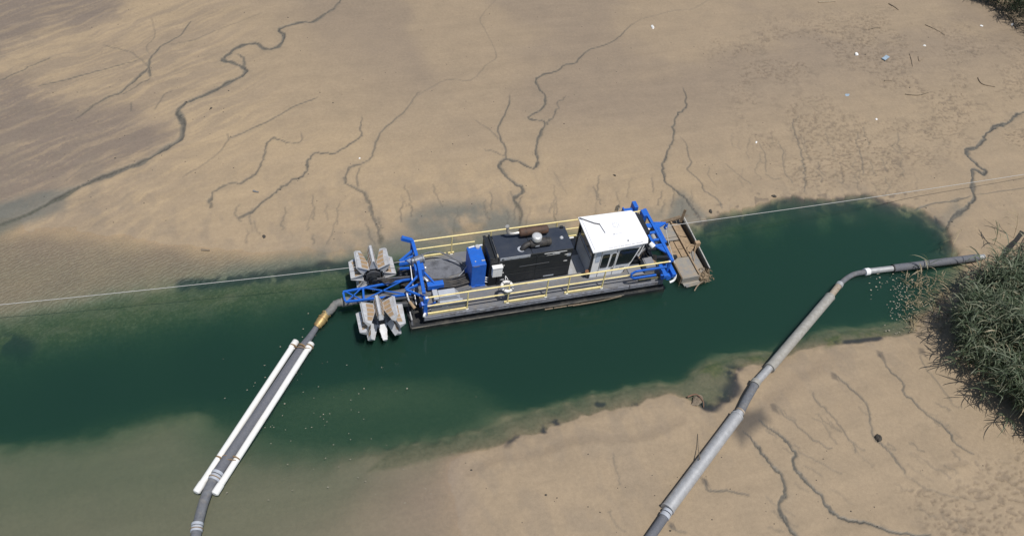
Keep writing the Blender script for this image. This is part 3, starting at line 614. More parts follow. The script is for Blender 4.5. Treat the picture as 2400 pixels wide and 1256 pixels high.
for a, b in (((-.60,.0,.123),(-.52,.95,.17)),((-.60,2.1,.123),(-.52,3.1,.17)),((-.52,2.45,.123),(-.125,2.52,.22))): part(MB().box(a,b), 'bow_edge_bar', DGREY, hull)
# deck
d = MB(); d.box((-.12,-.03,.62),(10.18,3.07,DK)); deck = part(d, 'deck', DECK, bevel=.008)
m_ = MB()
arc = [(.32,2.72),(2.0,2.80),(2.0,1.9)] + [(2.0-1.0*math.sin(t)-.55*(1-math.cos(t)), 1.9-.28*(1-math.cos(t*1.3))) for t in (.3,.6,.9)] + [(.75,1.62),(.42,2.1)]
m_.prism(arc, 'z', DK+.004, DK+.018); part(m_, 'deck_mat', MATM, deck)
c = MB(); c.box((6.20,.98,DK+.004),(6.96,1.98,DK+.012)); 
for k in range(7): c.box((6.24+k*.10,1.0,DK+.012),(6.275+k*.10,1.96,DK+.017))
c.box((6.60,.98,DK+.012),(6.64,1.98,DK+.03)); part(c, 'checker_plate', ALUSHEET, deck, label='bright ribbed aluminium step plate between engine and cab')
c = MB(); c.box((4.35,.80,DK+.004),(6.05,.84,DK+.05)); part(c, 'white_kick_strip', WHITEBOX, deck)
c = MB(); c.box((2.6,.86,DK+.004),(6.25,.90,DK+.03)); part(c, 'deck_angle', DGREY, deck)
c = MB()
c.box((8.75,.35,DK+.003),(9.35,.95,DK+.04)); c.box((8.9,.1,DK+.002),(9.7,.34,DK+.028)); part(c, 'step_tread', MIDGREY, deck)
c = MB(); c.box((8.9,.9,DK+.003),(10.1,2.6,DK+.012)); part(c, 'ladder_well', BLACKP, deck)
c = MB(); c.box((9.0,.05,DK+.03),(10.15,.09,DK+.10)); c.box((8.95,.18,DK+.03),(10.1,.22,DK+.09)); part(c, 'mossy_batten', mat('mossy_wood',(.13,.13,.07),(.20,.17,.11),rough=.9,scale=8), deck)

# guard rails
def guard_rail(y, xs_posts, x0, x1, inward, toe):
    gr = part(MB().tube([(x0,y,DK+1.07),(x1,y,DK+1.07)], .032, 10), 'guard_rail', YELLOW)
    mb = MB()
    for a, b in toe['mid']: part(MB().tube([(a,y,DK+.56),(b,y,DK+.56)], .027, 10), 'mid_rail', YELLOW, gr)
    for a, b in toe['toe']:
        mb = MB(); mb.box((a,y-.012,DK+.004),(b,y+.012,DK+.105)); mb.box((a,y-.03,DK+.095),(b,y+.03,DK+.107)); part(mb, 'toe_board', YELLOW, gr)
    for x in xs_posts:
        mb = MB(); mb.box((x-.022,y-.03,DK+.006),(x+.022,y+.03,DK+1.06)); part(mb, 'post', YELLOW, gr, bevel=.006)
        mb = MB(); mb.box((x-.05,y-.05,DK+.002),(x+.05,y+.05,DK+.02)); part(mb, 'post_foot', WHITEBOX, gr)
    for x in (x0, x1): part(MB().tube([(x-.05,y,DK+1.07),(x+.05,y,DK+1.07)], .042, 10), 'rail_end_collar', WHITEBOX, gr)
    return gr
guard_rail(.02, (1.63,3.29,5.81,7.33,4.9), .0, 10.15, 1, dict(mid=[(0,8.55)], toe=[(.05,1.66),(3.15,4.95),(5.70,7.36)]))
guard_rail(3.02, (1.64,3.3,5.0,6.2,7.28,8.8), .02, 10.12, -1, dict(mid=[(.02,2.62),(6.1,7.3)], toe=[(.2,1.40),(1.5,1.75),(5.0,7.2)]))

# engine enclosure
EX0, EX1, EY0, EY1, EZ = 2.72, 6.16, .97, 2.24, 2.28
e = MB(); e.box((EX0+.34,EY0,DK+.003),(EX1,EY1,EZ)); e.box((EX0,EY0+.02,DK+.003),(EX0+.33,EY1-.02,EZ+.02))
eng = part(e, 'engine_enclosure', BLACKP, bevel=.012, label='large black engine enclosure with grey black roof')
r = MB()
r.box((EX0+.36,EY0+.02,EZ+.003),(EX1-.30-1.42,EY1-.02,EZ+.014)); part(r, 'roof_panel', BLACKROOF, eng, bevel=.004)
r = MB(); r.box((EX1-.30-1.40,EY0+.02,EZ+.003),(EX1+.02,EY1-.02,EZ+.016)); part(r, 'roof_panel', BLACKROOF, eng, bevel=.004)
for a, b in (((EX0-.02,EY0,EZ+.022),(EX0+.10,EY1,EZ+.08)),((EX0+.20,EY0,EZ+.022),(EX0+.27,EY1,EZ+.10))): part(MB().box(a,b), 'radiator_frame', BLACKP, eng, bevel=.008)
r = MB(); r.tube([(EX0+.31,1.12,EZ+.09),(EX0+.31,1.95,EZ+.09)], .02, 8); part(r, 'radiator_bar', DGREY, eng)
r = MB(); r.tube([(EX0+.31,1.0,EZ+.06),(EX0+.31,1.13,EZ+.09)], .03, 8); part(r, 'radiator_latch', mat('tan_fitting',(.45,.40,.30),rough=.5), eng)
for x0, x1, z0, z1 in ((3.14,4.60,1.32,2.10),(4.66,6.08,1.32,2.10),(3.14,4.60,.74,1.27),(4.66,6.08,.74,1.27)):
    r = MB(); r.box((x0,EY0-.014,z0),(x1,EY0-.002,z1)); part(r, 'side_door', BLACKP, eng, bevel=.004)
r = MB(); r.box((3.12,EY0-.008,2.13),(6.1,EY0-.002,2.26)); part(r, 'top_flange', BLACKP, eng)
for x, z in ((3.26,1.86),(3.26,1.42),(5.92,2.0),(5.92,1.62),(3.3,1.0)):
    r = MB(); r.box((x-.06,EY0-.03,z-.025),(x+.06,EY0-.015,z+.025)); r.box((x-.10,EY0-.026,z-.012),(x-.05,EY0-.016,z+.012)); part(r, 'door_latch', STEEL, eng)
r = MB(); r.bar((3.95,EY0-.03,1.66),(5.2,EY0-.03,1.68),.02,.02); part(r, 'door_handle', DGREY, eng)
r = MB()
for x in np.arange(3.2,6.1,.36):
    r.box((x-.012,EY0-.017,2.155),(x+.012,EY0-.0085,2.18)); r.box((x-.012,EY0-.017,.695),(x+.012,EY0-.003,.72))
part(r, 'bolt_row', DGREY, eng)['kind'] = 'stuff'
r = MB(); r.box((3.12,EY0+.005,EZ-.13),(4.36,EY0-.012,EZ+.01)); 
lab = part(r, 'name_plate', GREYP, eng, label='long pale label strip with a black diamond')
r = MB(); r.prism([(3.16,2.215),(3.23,2.26),(3.30,2.215),(3.23,2.17)], 'y', EY0-.016, EY0-.013); part(r, 'diamond_mark', BLACKP, eng)
r = MB()
for k, wl in enumerate((.05,.03,.06,.02,.05,.04,.06,.03,.05,.02,.06,.04,.05)): r.box((3.36+k*.072,EY0-.0155,2.205),(3.36+k*.072+wl,EY0-.0125,2.225))
part(r, 'small_print', MARK, eng)['kind'] = 'stuff'
for a, b in (((4.95,EY0-.016,2.19),(5.9,EY0-.010,2.225)),((5.3,EY0-.016,2.14),(5.62,EY0-.010,2.165)),((5.05,EY0-.018,2.085),(5.6,EY0-.0145,2.10))): part(MB().box(a,b), 'warning_strip', WHITEBOX, eng)
for a, b in (((5.93,EY0-.018,1.88),(6.10,EY0-.0142,2.04)),((5.05,EY0-.02,.80),(5.50,EY0-.0145,.86))): part(MB().box(a,b), 'white_sticker', GREYP, eng)
r = MB(); r.box((2.80,EY0-.19,1.42),(3.20,EY0-.016,1.95)); r.box((2.785,EY0-.205,1.90),(3.215,EY0-.012,1.97)); part(r, 'control_box', WHITEBOX, eng, bevel=.012, label='white control box on the corner of the black enclosure')
# muffler, exhaust, air cleaner
r = MB(); my, mz = 1.97, EZ+.26
r.tube([(4.12,my,mz),(4.16,my,mz),(4.20,my,mz),(5.28,my,mz),(5.33,my,mz),(5.37,my,mz)], [.08,.165,.18,.18,.165,.07], 16); 
for x in (4.42,5.05): r.tube([(x,my,mz),(x+.05,my,mz)], .19, 16)
r.box((4.4,my-.05,EZ+.017),(4.5,my+.05,EZ+.12)); r.box((5.0,my-.05,EZ+.017),(5.1,my+.05,EZ+.12))
part(r, 'muffler', MUFF, eng, label='brown rusted muffler drum on the enclosure roof')
r = MB(); r.tube(spline([(4.14,my,mz),(3.92,my,mz),(3.74,my,mz+.04),(3.64,my,mz+.18),(3.63,my,mz+.42)],5), .062, 12); r.tube([(3.63,my,mz+.40),(3.60,my,mz+.47)], [.07,.085], 12); part(r, 'exhaust_pipe', CHROME, eng)
ax, ay = 4.68, 1.36
r = MB(); r.tube([(4.42,ay,EZ+.20),(4.46,ay,EZ+.20),(5.26,ay,EZ+.20),(5.30,ay,EZ+.20)], [.14,.17,.17,.13], 16); 
for x in (4.60,5.12): r.tube([(x,ay,EZ+.2),(x+.03,ay,EZ+.2)], .18, 16)
part(r, 'air_cleaner', RUBBER, eng)
r = MB(); r.box((4.60,ay-.178,EZ+.16),(4.78,ay-.170,EZ+.22)); part(r, 'cleaner_label', GREYP, eng)
r = MB(); r.tube([(ax,ay,EZ+.34),(ax,ay,EZ+.42)], .10, 16); r.tube([(ax,ay,EZ+.42),(ax,ay,EZ+.44),(ax,ay,EZ+.58),(ax,ay,EZ+.62),(ax,ay,EZ+.64)], [.20,.205,.205,.19,.12], 20); r.tube([(ax,ay,EZ+.63),(ax,ay,EZ+.66)], .02, 8); part(r, 'intake_cap', STEEL, eng, label='bright round steel intake cap on the air cleaner')
r = MB(); path = spline([(4.43,ay,EZ+.20),(4.28,ay-.02,EZ+.19),(4.15,ay-.07,EZ+.12),(4.08,ay-.10,EZ+.0)],6)
r.tube(path, [.115 if k%2 else .10 for k in range(len(path))], 12); part(r, 'intake_hose', RUBBER, eng)
r = MB(); r.tube([(4.05,ay-.08,EZ+.015),(4.05,ay-.08,EZ+.05)], .15, 14); part(r, 'hose_flange', GREYP, eng)
r = MB(); r.tube([(5.86,1.62,EZ+.016),(5.86,1.62,EZ+.06)], [.08,.05], 12); part(r, 'filler_cap', STEEL, eng)
r = MB(); r.box((5.95,2.10,EZ+.02),(6.08,2.2,EZ+.10)); part(r, 'roof_clip', BLACKP, eng)
r = MB(); r.tube([(6.18,2.02,1.75),(6.6,2.05,1.72)], .04, 8); part(r, 'white_pipe_stub', WHITEBOX, eng)

# hydraulic tank
t = MB(); t.box((2.02,1.05,DK+.06),(2.60,2.08,1.97)); t.box((1.98,1.03,DK+.003),(2.62,2.10,DK+.06))
tank = part(t, 'hydraulic_tank', BLUE, bevel=.012, label='tall bright blue hydraulic tank with silver cap')
r = MB(); r.box((2.05,1.10,1.972),(2.57,2.05,1.985)); part(r, 'tank_lid', BLUE, tank, bevel=.004)
r = MB(); r.tube([(2.45,1.98,1.985),(2.45,1.98,2.07)], .095, 14); part(r, 'filler_cap', STEEL, tank)
for a, b in (((2.08,2.0,2.02),(2.33,2.04,2.02)),((2.52,2.05,2.02),(2.68,2.05,2.02))): part(MB().tube([a,b], .033, 8), 'return_pipe', WHITEBOX, tank)
part(MB().tube([(2.19,1.24,1.985),(2.19,1.24,2.02)], .03, 8), 'sight_gauge', GREYP, tank); part(MB().box((2.44,1.22,1.986),(2.58,1.27,2.02)), 'breather', GREYP, tank)
r = MB(); r.box((2.08,1.042,1.90),(2.32,1.049,1.93)); part(r, 'data_plate', MIDGREY, tank)
r = MB()
for z in (.85,1.0,1.12): part(MB().tube([(2.60,1.10,z),(2.72,1.06,z)], .025, 8), 'hose_fitting', STEEL, tank)
r = MB(); r.box((2.2,1.028,DK+.07),(2.42,1.049,DK+.12)); part(r, 'drain_bracket', BLUE, tank)

# cab
cb = MB()
prof = [(6.98,DK+.003),(8.42,DK+.003),(8.62,1.10),(8.70,1.30),(9.0,2.38),(6.98,2.38)]
cb.prism(prof, 'y', .62, 2.36); 
cab = part(cb, 'cab', WHITE, bevel=.02, label='white operator cab with dark windows')
r = MB(); ov = [(6.80,.44),(9.22,.56),(9.32,.80),(9.30,2.30),(9.2,2.46),(6.82,2.46)]
r.prism(ov, 'z', 2.40, 2.47); roof = part(r, 'cab_roof', WHITE, cab, bevel=.015)
r = MB(); r.prism([(6.90,.56),(9.06,.64),(9.2,.86),(9.18,2.24),(9.1,2.36),(6.92,2.36)], 'z', 2.473, 2.50); part(r, 'roof_crown', WHITE, cab, bevel=.012)
def rrect(x0,x1,z0,z1,sk=0.0,rad=.06):
    pts = []
    for cx_, cz_, a0 in ((x1-rad,z1-rad,0),(x0+rad,z1-rad,90),(x0+rad,z0+rad,180),(x1-rad,z0+rad,270)):
        for k in range(4):
            a = math.radians(a0+k*30); pts.append((cx_+rad*math.cos(a)+sk*((cz_+rad*math.sin(a))-z0), cz_+rad*math.sin(a)))
    return pts
for x0, x1, z0, z1, sk in ((7.36,7.64,1.27,2.02,.03),(7.75,7.90,1.27,2.02,.06)):
    r = MB(); r.prism(rrect(x0-.03,x1+.03,z0-.03,z1+.03,sk), 'y', .600, .617); fr_ = part(r, 'window_frame', WHITEBOX, cab)
    r = MB(); r.prism(rrect(x0-.02,x1+.02,z0-.02,z1+.03,sk), 'y', .590, .599); part(r, 'window_pane', WINDOW, cab)
fp = [(8.04,1.31),(8.62,1.31),(8.71,1.40),(8.92,2.2),(8.13,2.2),(8.07,2.12)]
r = MB(); r.prism([(8.01,1.28),(8.65,1.28),(8.745,1.38),(8.945,2.23),(8.11,2.23),(8.04,2.14)], 'y', .600, .617); part(r, 'window_frame', WHITEBOX, cab)
r = MB(); r.prism(fp, 'y', .590, .599); part(r, 'window_pane', WINDOW, cab)
r = MB(); r.box((7.30,.606,.70),(7.315,.618,2.3)); r.box((7.96,.606,.70),(7.975,.618,2.3)); r.box((7.30,.606,2.28),(7.975,.618,2.295)); part(r, 'door_seam', DGREY, cab)
r = MB(); r.box((7.97-.10,.575,1.12),(7.95,.60,1.15)); part(r, 'door_handle', DGREY, cab)
r = MB(); r.box((8.08,.606,1.16),(8.62,.617,1.18)); r.box((8.26,.606,1.06),(8.46,.617,1.13)); r.box((8.05,.606,1.10),(8.2,.617,1.115)); part(r, 'side_print', MARK, cab)
r = MB(); r.box((7.08,.60,1.65),(7.26,.617,2.30)); part(r, 'corner_decal', mat('blue_decal',(.35,.45,.62),(.6,.62,.66),rough=.5,scale=40), cab)
r = MB(); r.box((6.935,.70,.72),(6.976,2.28,1.72)); part(r, 'rear_panel', GREYP, cab, label='grey lower panel on the rear wall of the cab')
r = MB(); r.box((6.955,.72,1.76),(6.976,2.26,2.32)); part(r, 'window_pane', WINDOW, cab)
r = MB(); r.box((6.90,.62,DK+.01),(6.975,.70,2.36)); r.box((6.90,2.28,DK+.01),(6.975,2.36,2.36)); r.box((6.93,.70,1.62),(6.978,2.28,1.66)); part(r, 'rear_frame', BLACKP, cab)
r = MB(); ws = [Vector((8.735,y,1.36)) if k < 2 else Vector((9.02,y,2.34)) for k, y in enumerate((.74,2.24,2.24,.74))]
r.add([v+Vector((.012,0,0)) for v in ws], [(0,1,2,3)]); r.add([v for v in ws], [(3,2,1,0)]); part(r, 'windscreen', WINDOW, cab)
r = MB(); r.tube([(9.04,.64,2.34),(8.62,.60,1.05)], .028, 8); r.tube([(9.10,.60,2.30),(8.95,.55,1.70)], .022, 8); part(r, 'grab_rail', WHITEBOX, cab)
r = MB(); r.tube([(6.84,2.36,2.52),(7.35,1.95,2.53),(7.55,1.86,2.53)], .025, 6); r.tube([(7.55,1.90,2.53),(7.62,1.35,2.525)], .012, 6); part(r, 'aerial_cable', DGREY, cab)
r = MB()
for k in range(22):
    a = k/22*6.283; rr_ = .155 if k % 3 else .12
    r.box((8.22+rr_*math.cos(a)-.016,1.72+rr_*math.sin(a)-.02,2.5005),(8.22+rr_*math.cos(a)+.016,1.72+rr_*math.sin(a)+.02,2.503))
for k in range(9): r.box((8.13+(k%3)*.06,1.62+(k//3)*.07,2.5005),(8.16+(k%3)*.06,1.655+(k//3)*.07,2.503))
part(r, 'roof_emblem', mat('pale_grey_print',(.52,.53,.55),(.66,.67,.68),rough=.5,scale=30), cab)
r = MB(); r.box((7.92,1.20,2.5005),(8.02,1.25,2.504)); 
for k in range(6): r.box((8.06+k*.045,1.22,2.5005),(8.085+k*.045,1.245,2.503))
part(r, 'roof_mark', MARK, cab)
r = MB(); r.tube([(8.42,.78,2.50),(8.42,.78,2.52)], .035, 10); part(r, 'roof_bolt', DGREY, cab)
r = MB(); xq = 7.5; rq = random.Random(4)
while xq < 9.0:
    wl = rq.uniform(.02,.05); yb = .44+(xq-6.8)*.05
    r.add([(xq,yb+.045,2.4735),(xq+wl,yb+.047,2.4735),(xq+wl,yb+.085,2.4735),(xq,yb+.083,2.4735)], [(0,1,2,3)]); xq += wl+(.012 if rq.random() < .8 else .05)
part(r, 'lip_lettering', MARK, cab)
r = MB(); r.box((9.33,1.15,2.26),(9.50,2.30,2.40)); r.box((9.50,1.2,2.22),(9.58,2.25,2.36)); r.box((9.0,1.2,2.28),(9.33,1.3,2.36)); r.box((9.0,2.1,2.28),(9.33,2.2,2.36)); part(r, 'visor', BLACKP, cab)
r = MB(); r.tube([(6.90,.72,1.05),(6.82,.62,1.12)], [.06,.085], 12); part(r, 'work_lamp', mat('copper_lamp',(.55,.26,.14),(.3,.16,.1),rough=.35,metal=.5), cab)
r = MB(); r.box((6.84,.64,.72),(6.97,.80,1.02)); part(r, 'lamp_bracket', DGREY, cab, bevel=.02)
r = MB(); r.box((6.80,.50,2.30),(6.88,.60,2.40)); part(r, 'roof_hinge', BLACKP, cab)

# stern gantry (right end)
gz = 1.76
gan = part(MB().bar((10.2,3.06,gz),(10.24,-.02,gz),.13,.12), 'stern_gantry', BLUE, bevel=.008, label='blue stern gantry carrying the ladder winch')
r = MB()
for y in (.08,2.96): part(MB().bar((10.2,y,DK+.005),(10.2,y,gz-.06),.11,.11), 'gantry_post', BLUE, gan, bevel=.008)
r = MB(); r.bar((9.79,2.22,gz-.02),(9.82,.92,gz-.02),.11,.10); part(r, 'winch_beam', BLUE, gan, bevel=.008)
r = MB()
r.box((9.86,1.98,gz-.05),(10.13,2.20,gz+.03)); r.box((9.88,1.62,gz-.05),(10.15,1.74,gz+.03)); r.box((9.88,1.20,gz-.05),(10.15,1.30,gz+.03)); r.box((9.78,.86,gz-.05),(10.16,.98,gz+.03))
r.box((10.30,1.02,gz-.04),(10.42,1.92,gz+.04)); part(r, 'gantry_plate', BLUE, gan, bevel=.006)
r = MB(); r.prism([(10.28,1.92),(10.42,1.9),(10.78,2.06),(10.84,2.14),(10.30,2.24)], 'z', gz-.045, gz+.035); part(r, 'sheave_arm', BLUE, gan, bevel=.006)
r = MB(); r.prism([(9.86,.84),(10.16,.84),(10.17,.45)], 'z', gz-.04, gz+.02); part(r, 'gusset', BLUE, gan)
r = MB(); r.tube([(10.02,1.33,gz-.10),(10.02,1.60,gz-.10)], .10, 14); part(r, 'lift_motor', mat('pale_motor',(.5,.5,.48),(.4,.4,.38),rough=.45,metal=.3), gan)
r = MB(); r.tube([(10.0,1.0,gz-.14),(10.0,1.18,gz-.14)], .09, 12); part(r, 'winch_drum', DGREY, gan)
r = MB(); r.tube([(10.86,2.02,1.52),(10.86,2.12,1.52)], .085, 14); r.box((10.80,2.05,1.50),(10.92,2.09,1.74)); part(r, 'sheave', BLUE, gan)
r = MB(); r.tube([(10.86,2.00,1.56),(10.86,1.99,1.56)], .04, 10); part(r, 'sheave_hub', WHITEBOX, gan)
r = MB(); r.tube([(10.87,2.05,1.46),(10.90,1.6,1.1),(10.97,.75,.62)], .014, 6); part(r, 'lift_rope', ROPE, gan)
r = MB(); r.tube(spline([(9.42,2.2,2.15),(9.5,2.0,1.85),(9.75,1.9,1.80),(9.9,1.84,1.82)],5), .03, 8); r.tube([(9.86,1.86,1.82),(9.93,1.82,1.82)], .05, 8); part(r, 'white_hose', WHITEBOX, gan)
r = MB()
for k in range(5):
    r.tube(spline([(9.45+k*.04,2.75-.05*k,1.0),(9.55+k*.05,2.6,1.6-.05*k),(9.75+k*.03,2.35,1.7),(9.9,2.1,1.3)],5), .018, 6)
part(r, 'hose_bundle', HOSEG, gan)
for cx_, cy_ in ((9.86,3.34),(10.06,2.78)):
    r = MB(); r.box((cx_-.09,cy_-.18,.95),(cx_+.09,cy_+.20,1.86)); part(r, 'winch_post', BLUE, gan, bevel=.01)
r = MB(); r.box((9.32,3.16,1.52),(9.74,3.36,1.66)); r.box((9.30,3.14,1.40),(9.36,3.4,1.72)); r.box((9.5,2.62,1.5),(9.78,2.85,1.66)); part(r, 'winch_bracket', BLUE, gan, bevel=.008)
r = MB()
for z, x1 in ((1.56,10.0),(1.13,9.62)): r.bar((8.62,-.11,z),(x1,-.11,z),.07,.08)
r.bar((8.62,-.11,1.56),(8.46,-.11,1.44),.07,.08); r.bar((8.46,-.11,1.46),(8.46,-.11,1.24),.07,.08); r.bar((8.46,-.11,1.26),(8.62,-.11,1.13),.07,.08)
part(r, 'winch_loop', BLUE, gan, bevel=.006, label='long blue loop frame outside the near rail')
for x in (10.02,10.40):
    r = MB(); r.box((x-.09,-.25,.98),(x+.09,.40,1.16)); part(r, 'winch_post', BLUE, gan, bevel=.01)
r = MB(); r.box((9.9,-.16,.82),(10.46,-.04,1.0)); r.box((10.06,.28,1.10),(10.36,.36,1.17)); r.tube([(10.2,-.22,.92),(10.2,-.02,.92)], .12, 14); r.tube([(9.8,-.16,1.14),(10.2,-.16,1.05)], .04, 8); part(r, 'winch_body', BLUE, gan, bevel=.006)
r = MB(); r.tube(spline([(10.45,-.1,1.0),(10.56,-.12,.92),(10.5,-.2,.72),(10.3,-.24,.66)],5), .05, 10); part(r, 'white_guide', WHITEBOX, gan)
# ladder that carries the cutter head
lad = part(MB().bar((8.9,1.05,.95),(11.3,1.25,.42),.14,.16).bar((8.9,2.1,.95),(11.3,2.1,.42),.14,.16).bar((10.0,1.1,.72),(10.0,2.1,.72),.12,.12), 'ladder', BLACKP)
r = MB(); r.tube([(9.02,.80,1.45),(9.45,.98,1.62)], .07, 10); r.tube([(9.42,.97,1.60),(9.85,1.1,1.72)], .035, 10); part(r, 'lift_cylinder', DGREY, lad)
r = MB(); r.tube([(9.5,.85,1.68),(9.7,.9,1.78)], .13, 12); r.box((9.45,.72,1.72),(9.8,1.0,1.80)); part(r, 'pivot_block', BLACKP, lad)
r = MB(); r.tube([(9.58,.96,1.95),(9.70,.80,1.86)], [.10,.12], 12); part(r, 'flood_lamp', WHITEBOX, lad)
r = MB(); r.box((9.42,.42,DK+.01),(9.86,.98,DK+.40)); r.box((9.46,.46,DK+.40),(9.82,.94,DK+.43)); part(r, 'valve_box', MIDGREY, lad, bevel=.03)
for p_, q_ in (((9.15,1.3,1.0),(9.4,1.55,1.05)),((9.55,1.2,.95),(9.75,1.5,1.0)),((9.95,.75,.9),(10.1,1.1,.95)),((9.3,1.05,1.0),(9.45,1.2,1.2))):
    r = MB(); r.bar(p_, q_, .16, .05); part(r, 'muddy_bracket', MUDTAN, lad)
r = MB()
for k in range(4): r.tube(spline([(9.1+.15*k,1.2,1.2),(9.3+.15*k,1.0,1.0),(9.5+.12*k,.85,.9),(9.9,.7+.06*k,.86)],4), .025, 6)
part(r, 'ladder_hose', RUBBER, lad)
r = MB(); r.box((9.0,1.55,.8),(9.7,2.0,1.15)); part(r, 'gearbox', DGREY, lad, bevel=.03)
# cutter head
ch = MB()
ch.box((11.12,.12,.02),(11.98,3.42,.10)); ch.box((11.98,.30,-.02),(12.62,3.44,.05))
cut = part(ch, 'cutter_head', MUDDARK, label='mud caked auger cutter head with open trays')
r = MB(); r.box((11.06,.10,-.20),(11.12,3.44,.40)); part(r, 'back_plate', MUDDARK, cut)
r = MB(); r.box((11.94,.12,.10),(12.0,3.46,.36)); part(r, 'divider_plate', MUDDY, cut)
for y0, y1, mm, zz in ((.16,1.28,MUDGREY,.30),(1.32,2.30,MUDDY,.27),(2.34,3.40,MUDGREY,.28)):
    r = MB(); r.box((11.14,y0,zz-.05),(11.92 if mm is not MUDDY else 11.62,y1,zz)); part(r, 'cover_plate', mm, cut, bevel=.006)
r = MB(); r.box((11.66,1.34,.22),(11.92,1.78,.27)); r.box((11.66,1.82,.22),(11.92,2.28,.26)); part(r, 'cover_plate', MUDDY, cut, bevel=.006)
for y0, y1, mm in ((.34,1.70,MUDGREY),(1.76,2.55,MUDDY),(2.60,3.40,MUDDY)):
    r = MB(); r.add([(12.02,y0,.24),(12.46,y0,.10),(12.46,y1,.10),(12.02,y1,.24),(12.02,y0,.20),(12.46,y0,.06),(12.46,y1,.06),(12.02,y1,.20)], [(0,1,2,3),(7,6,5,4),(0,4,5,1),(1,5,6,2),(2,6,7,3),(3,7,4,0)]); part(r, 'tray_panel', mm, cut)
r = MB(); r.tube([(12.56,.42,.36),(12.60,1.72,.38)], .03, 8); r.tube([(12.60,1.80,.38),(12.64,3.5,.42)], .03, 8); part(r, 'edge_pipe', mat('grey_edge_pipe',(.5,.5,.48),(.36,.34,.3),rough=.6,scale=8), cut)
r = MB(); r.box((12.52,.40,.0),(12.56,1.70,.34)); r.box((12.55,1.85,.0),(12.60,3.46,.36)); part(r, 'front_wall', BLACKP, cut)
r = MB(); r.box((12.40,1.66,.0),(12.62,1.84,.62)); part(r, 'centre_post', MUDTAN, cut)
r = MB(); r.bar((12.5,3.42,.2),(12.62,3.55,.85),.12,.05); r.bar((11.55,3.46,.30),(12.45,3.5,.46),.16,.08); part(r, 'end_arm', MUDDARK, cut)
r = MB(); r.bar((11.12,.08,.20),(11.95,.12,.20),.05,.30); r.bar((11.2,-.02,.02),(12.0,.06,.02),.16,.06); r.bar((11.3,-.10,-.02),(12.1,-.02,-.02),.10,.05); part(r, 'end_plate', MUDGREY, cut)
r = MB(); r.bar((12.05,1.55,.28),(12.3,1.75,.36),.2,.1); r.tube(spline([(12.0,1.6,.34),(12.2,1.78,.44),(12.45,1.7,.40)],4), .05, 6); part(r, 'mud_clump', MUDDY, cut)
r = MB(); r.tube([(12.10,1.02,.26),(12.25,1.4,.46),(12.42,1.70,.55)], .02, 6); part(r, 'stay_rod', MUDTAN, cut)
rq = random.Random(8); r = MB()
for k in range(70):
    a = Vector((rq.uniform(11.95,12.55), rq.uniform(-.15,.55), rq.uniform(.0,.30))); b = a+Vector((rq.uniform(-.18,.18),rq.uniform(-.18,.15),rq.uniform(-.10,.10)))
    r.tube([a, a.lerp(b,.5)+Vector((0,0,.05)), b], [.02,.018,.006], 5)
r.box((12.0,.0,.02),(12.4,.35,.22)); part(r, 'root_debris', mat('root_mass',(.16,.12,.075),(.25,.19,.12),rough=.9,scale=12,bump=.4), cut)
r = MB(); r.tube(spline([(11.55,-.42,.03),(11.75,-.25,.14),(12.05,-.12,.20),(12.45,-.12,.16)],5), [.03]*6+[.025]*5+[.012]*5, 6); part(r, 'caught_branch', WOOD, cut)

# bow frame (left end)
bw = part(MB().bar((-.01,3.04,1.74),(.02,2.0,1.74),.13,.13).bar((.02,2.0,1.735),(-.06,.25,1.735),.128,.128), 'bow_frame', BLUE, bevel=.008, label='blue bow frame with cable sheaves')
r = MB(); r.bar((-.44,3.04,1.98),(-.02,3.02,1.76),.16,.16); r.bar((-.05,3.02,DK),(-.03,3.02,1.7),.10,.10); part(r, 'frame_horn', BLUE, bw, bevel=.008)
r = MB(); r.box((-.16,1.55,1.20),(.22,1.95,1.62)); part(r, 'winch_base', BLUE, bw, bevel=.01)
r = MB(); r.tube([(-.12,1.98,1.70),(.20,2.06,1.70)], [.17,.17], 14); r.tube([(-.22,2.0,1.70),(-.12,2.0,1.70)], .12, 12); r.tube([(.20,2.04,1.70),(.26,2.05,1.70)], .20, 14); part(r, 'winch_drum', mat('worn_winch',(.25,.27,.30),(.16,.17,.19),rough=.5,metal=.4,scale=14), bw)
r = MB(); r.bar((-.02,2.7,1.55),(-.62,2.42,1.30),.09,.09); r.bar((0,2.45,1.50),(-.62,2.38,1.26),.09,.09); r.bar((-.66,2.30,1.24),(-.08,2.14,1.46),.10,.10); r.bar((-.66,2.2,1.10),(-.08,2.06,1.2),.08,.08); part(r, 'sheave_brace', BLUE, bw)
r = MB(); r.bar((-.30,2.30,1.42),(-.16,2.05,1.52),.18,.10); part(r, 'fairlead', mat('worn_blue',(.12,.22,.42),(.4,.42,.45),rough=.5,scale=18), bw)
r = MB(); r.bar((-.66,.95,1.30),(0,1.45,1.50),.07,.07); r.bar((-.64,.92,1.26),(0,1.12,1.30),.08,.08); r.bar((-.64,.90,1.30),(.0,.34,1.36),.08,.08); part(r, 'side_brace', BLUE, bw)
r = MB(); r.bar((.08,1.7,1.5),(.55,1.25,1.05),.07,.07); r.bar((.45,1.28,1.0),(.5,1.0,.70),.09,.09); part(r, 'stay', BLUE, bw)
r = MB(); r.box((.26,1.10,.82),(.92,1.34,1.06)); part(r, 'pivot_box', BLUE, bw, bevel=.008)
r = MB(); r.tube([(.12,1.84,1.20),(.32,1.40,1.02)], .055, 12); part(r, 'white_cylinder', WHITEBOX, bw)
r = MB(); r.bar((-.14,.26,1.02),(-.10,.02,1.42),.22,.16); part(r, 'sheave_block', BLUE, bw, bevel=.015)
r = MB(); r.box((-.12,-.02,DK+.01),(.03,.10,1.70)); part(r, 'frame_post', BLUE, bw, bevel=.008)
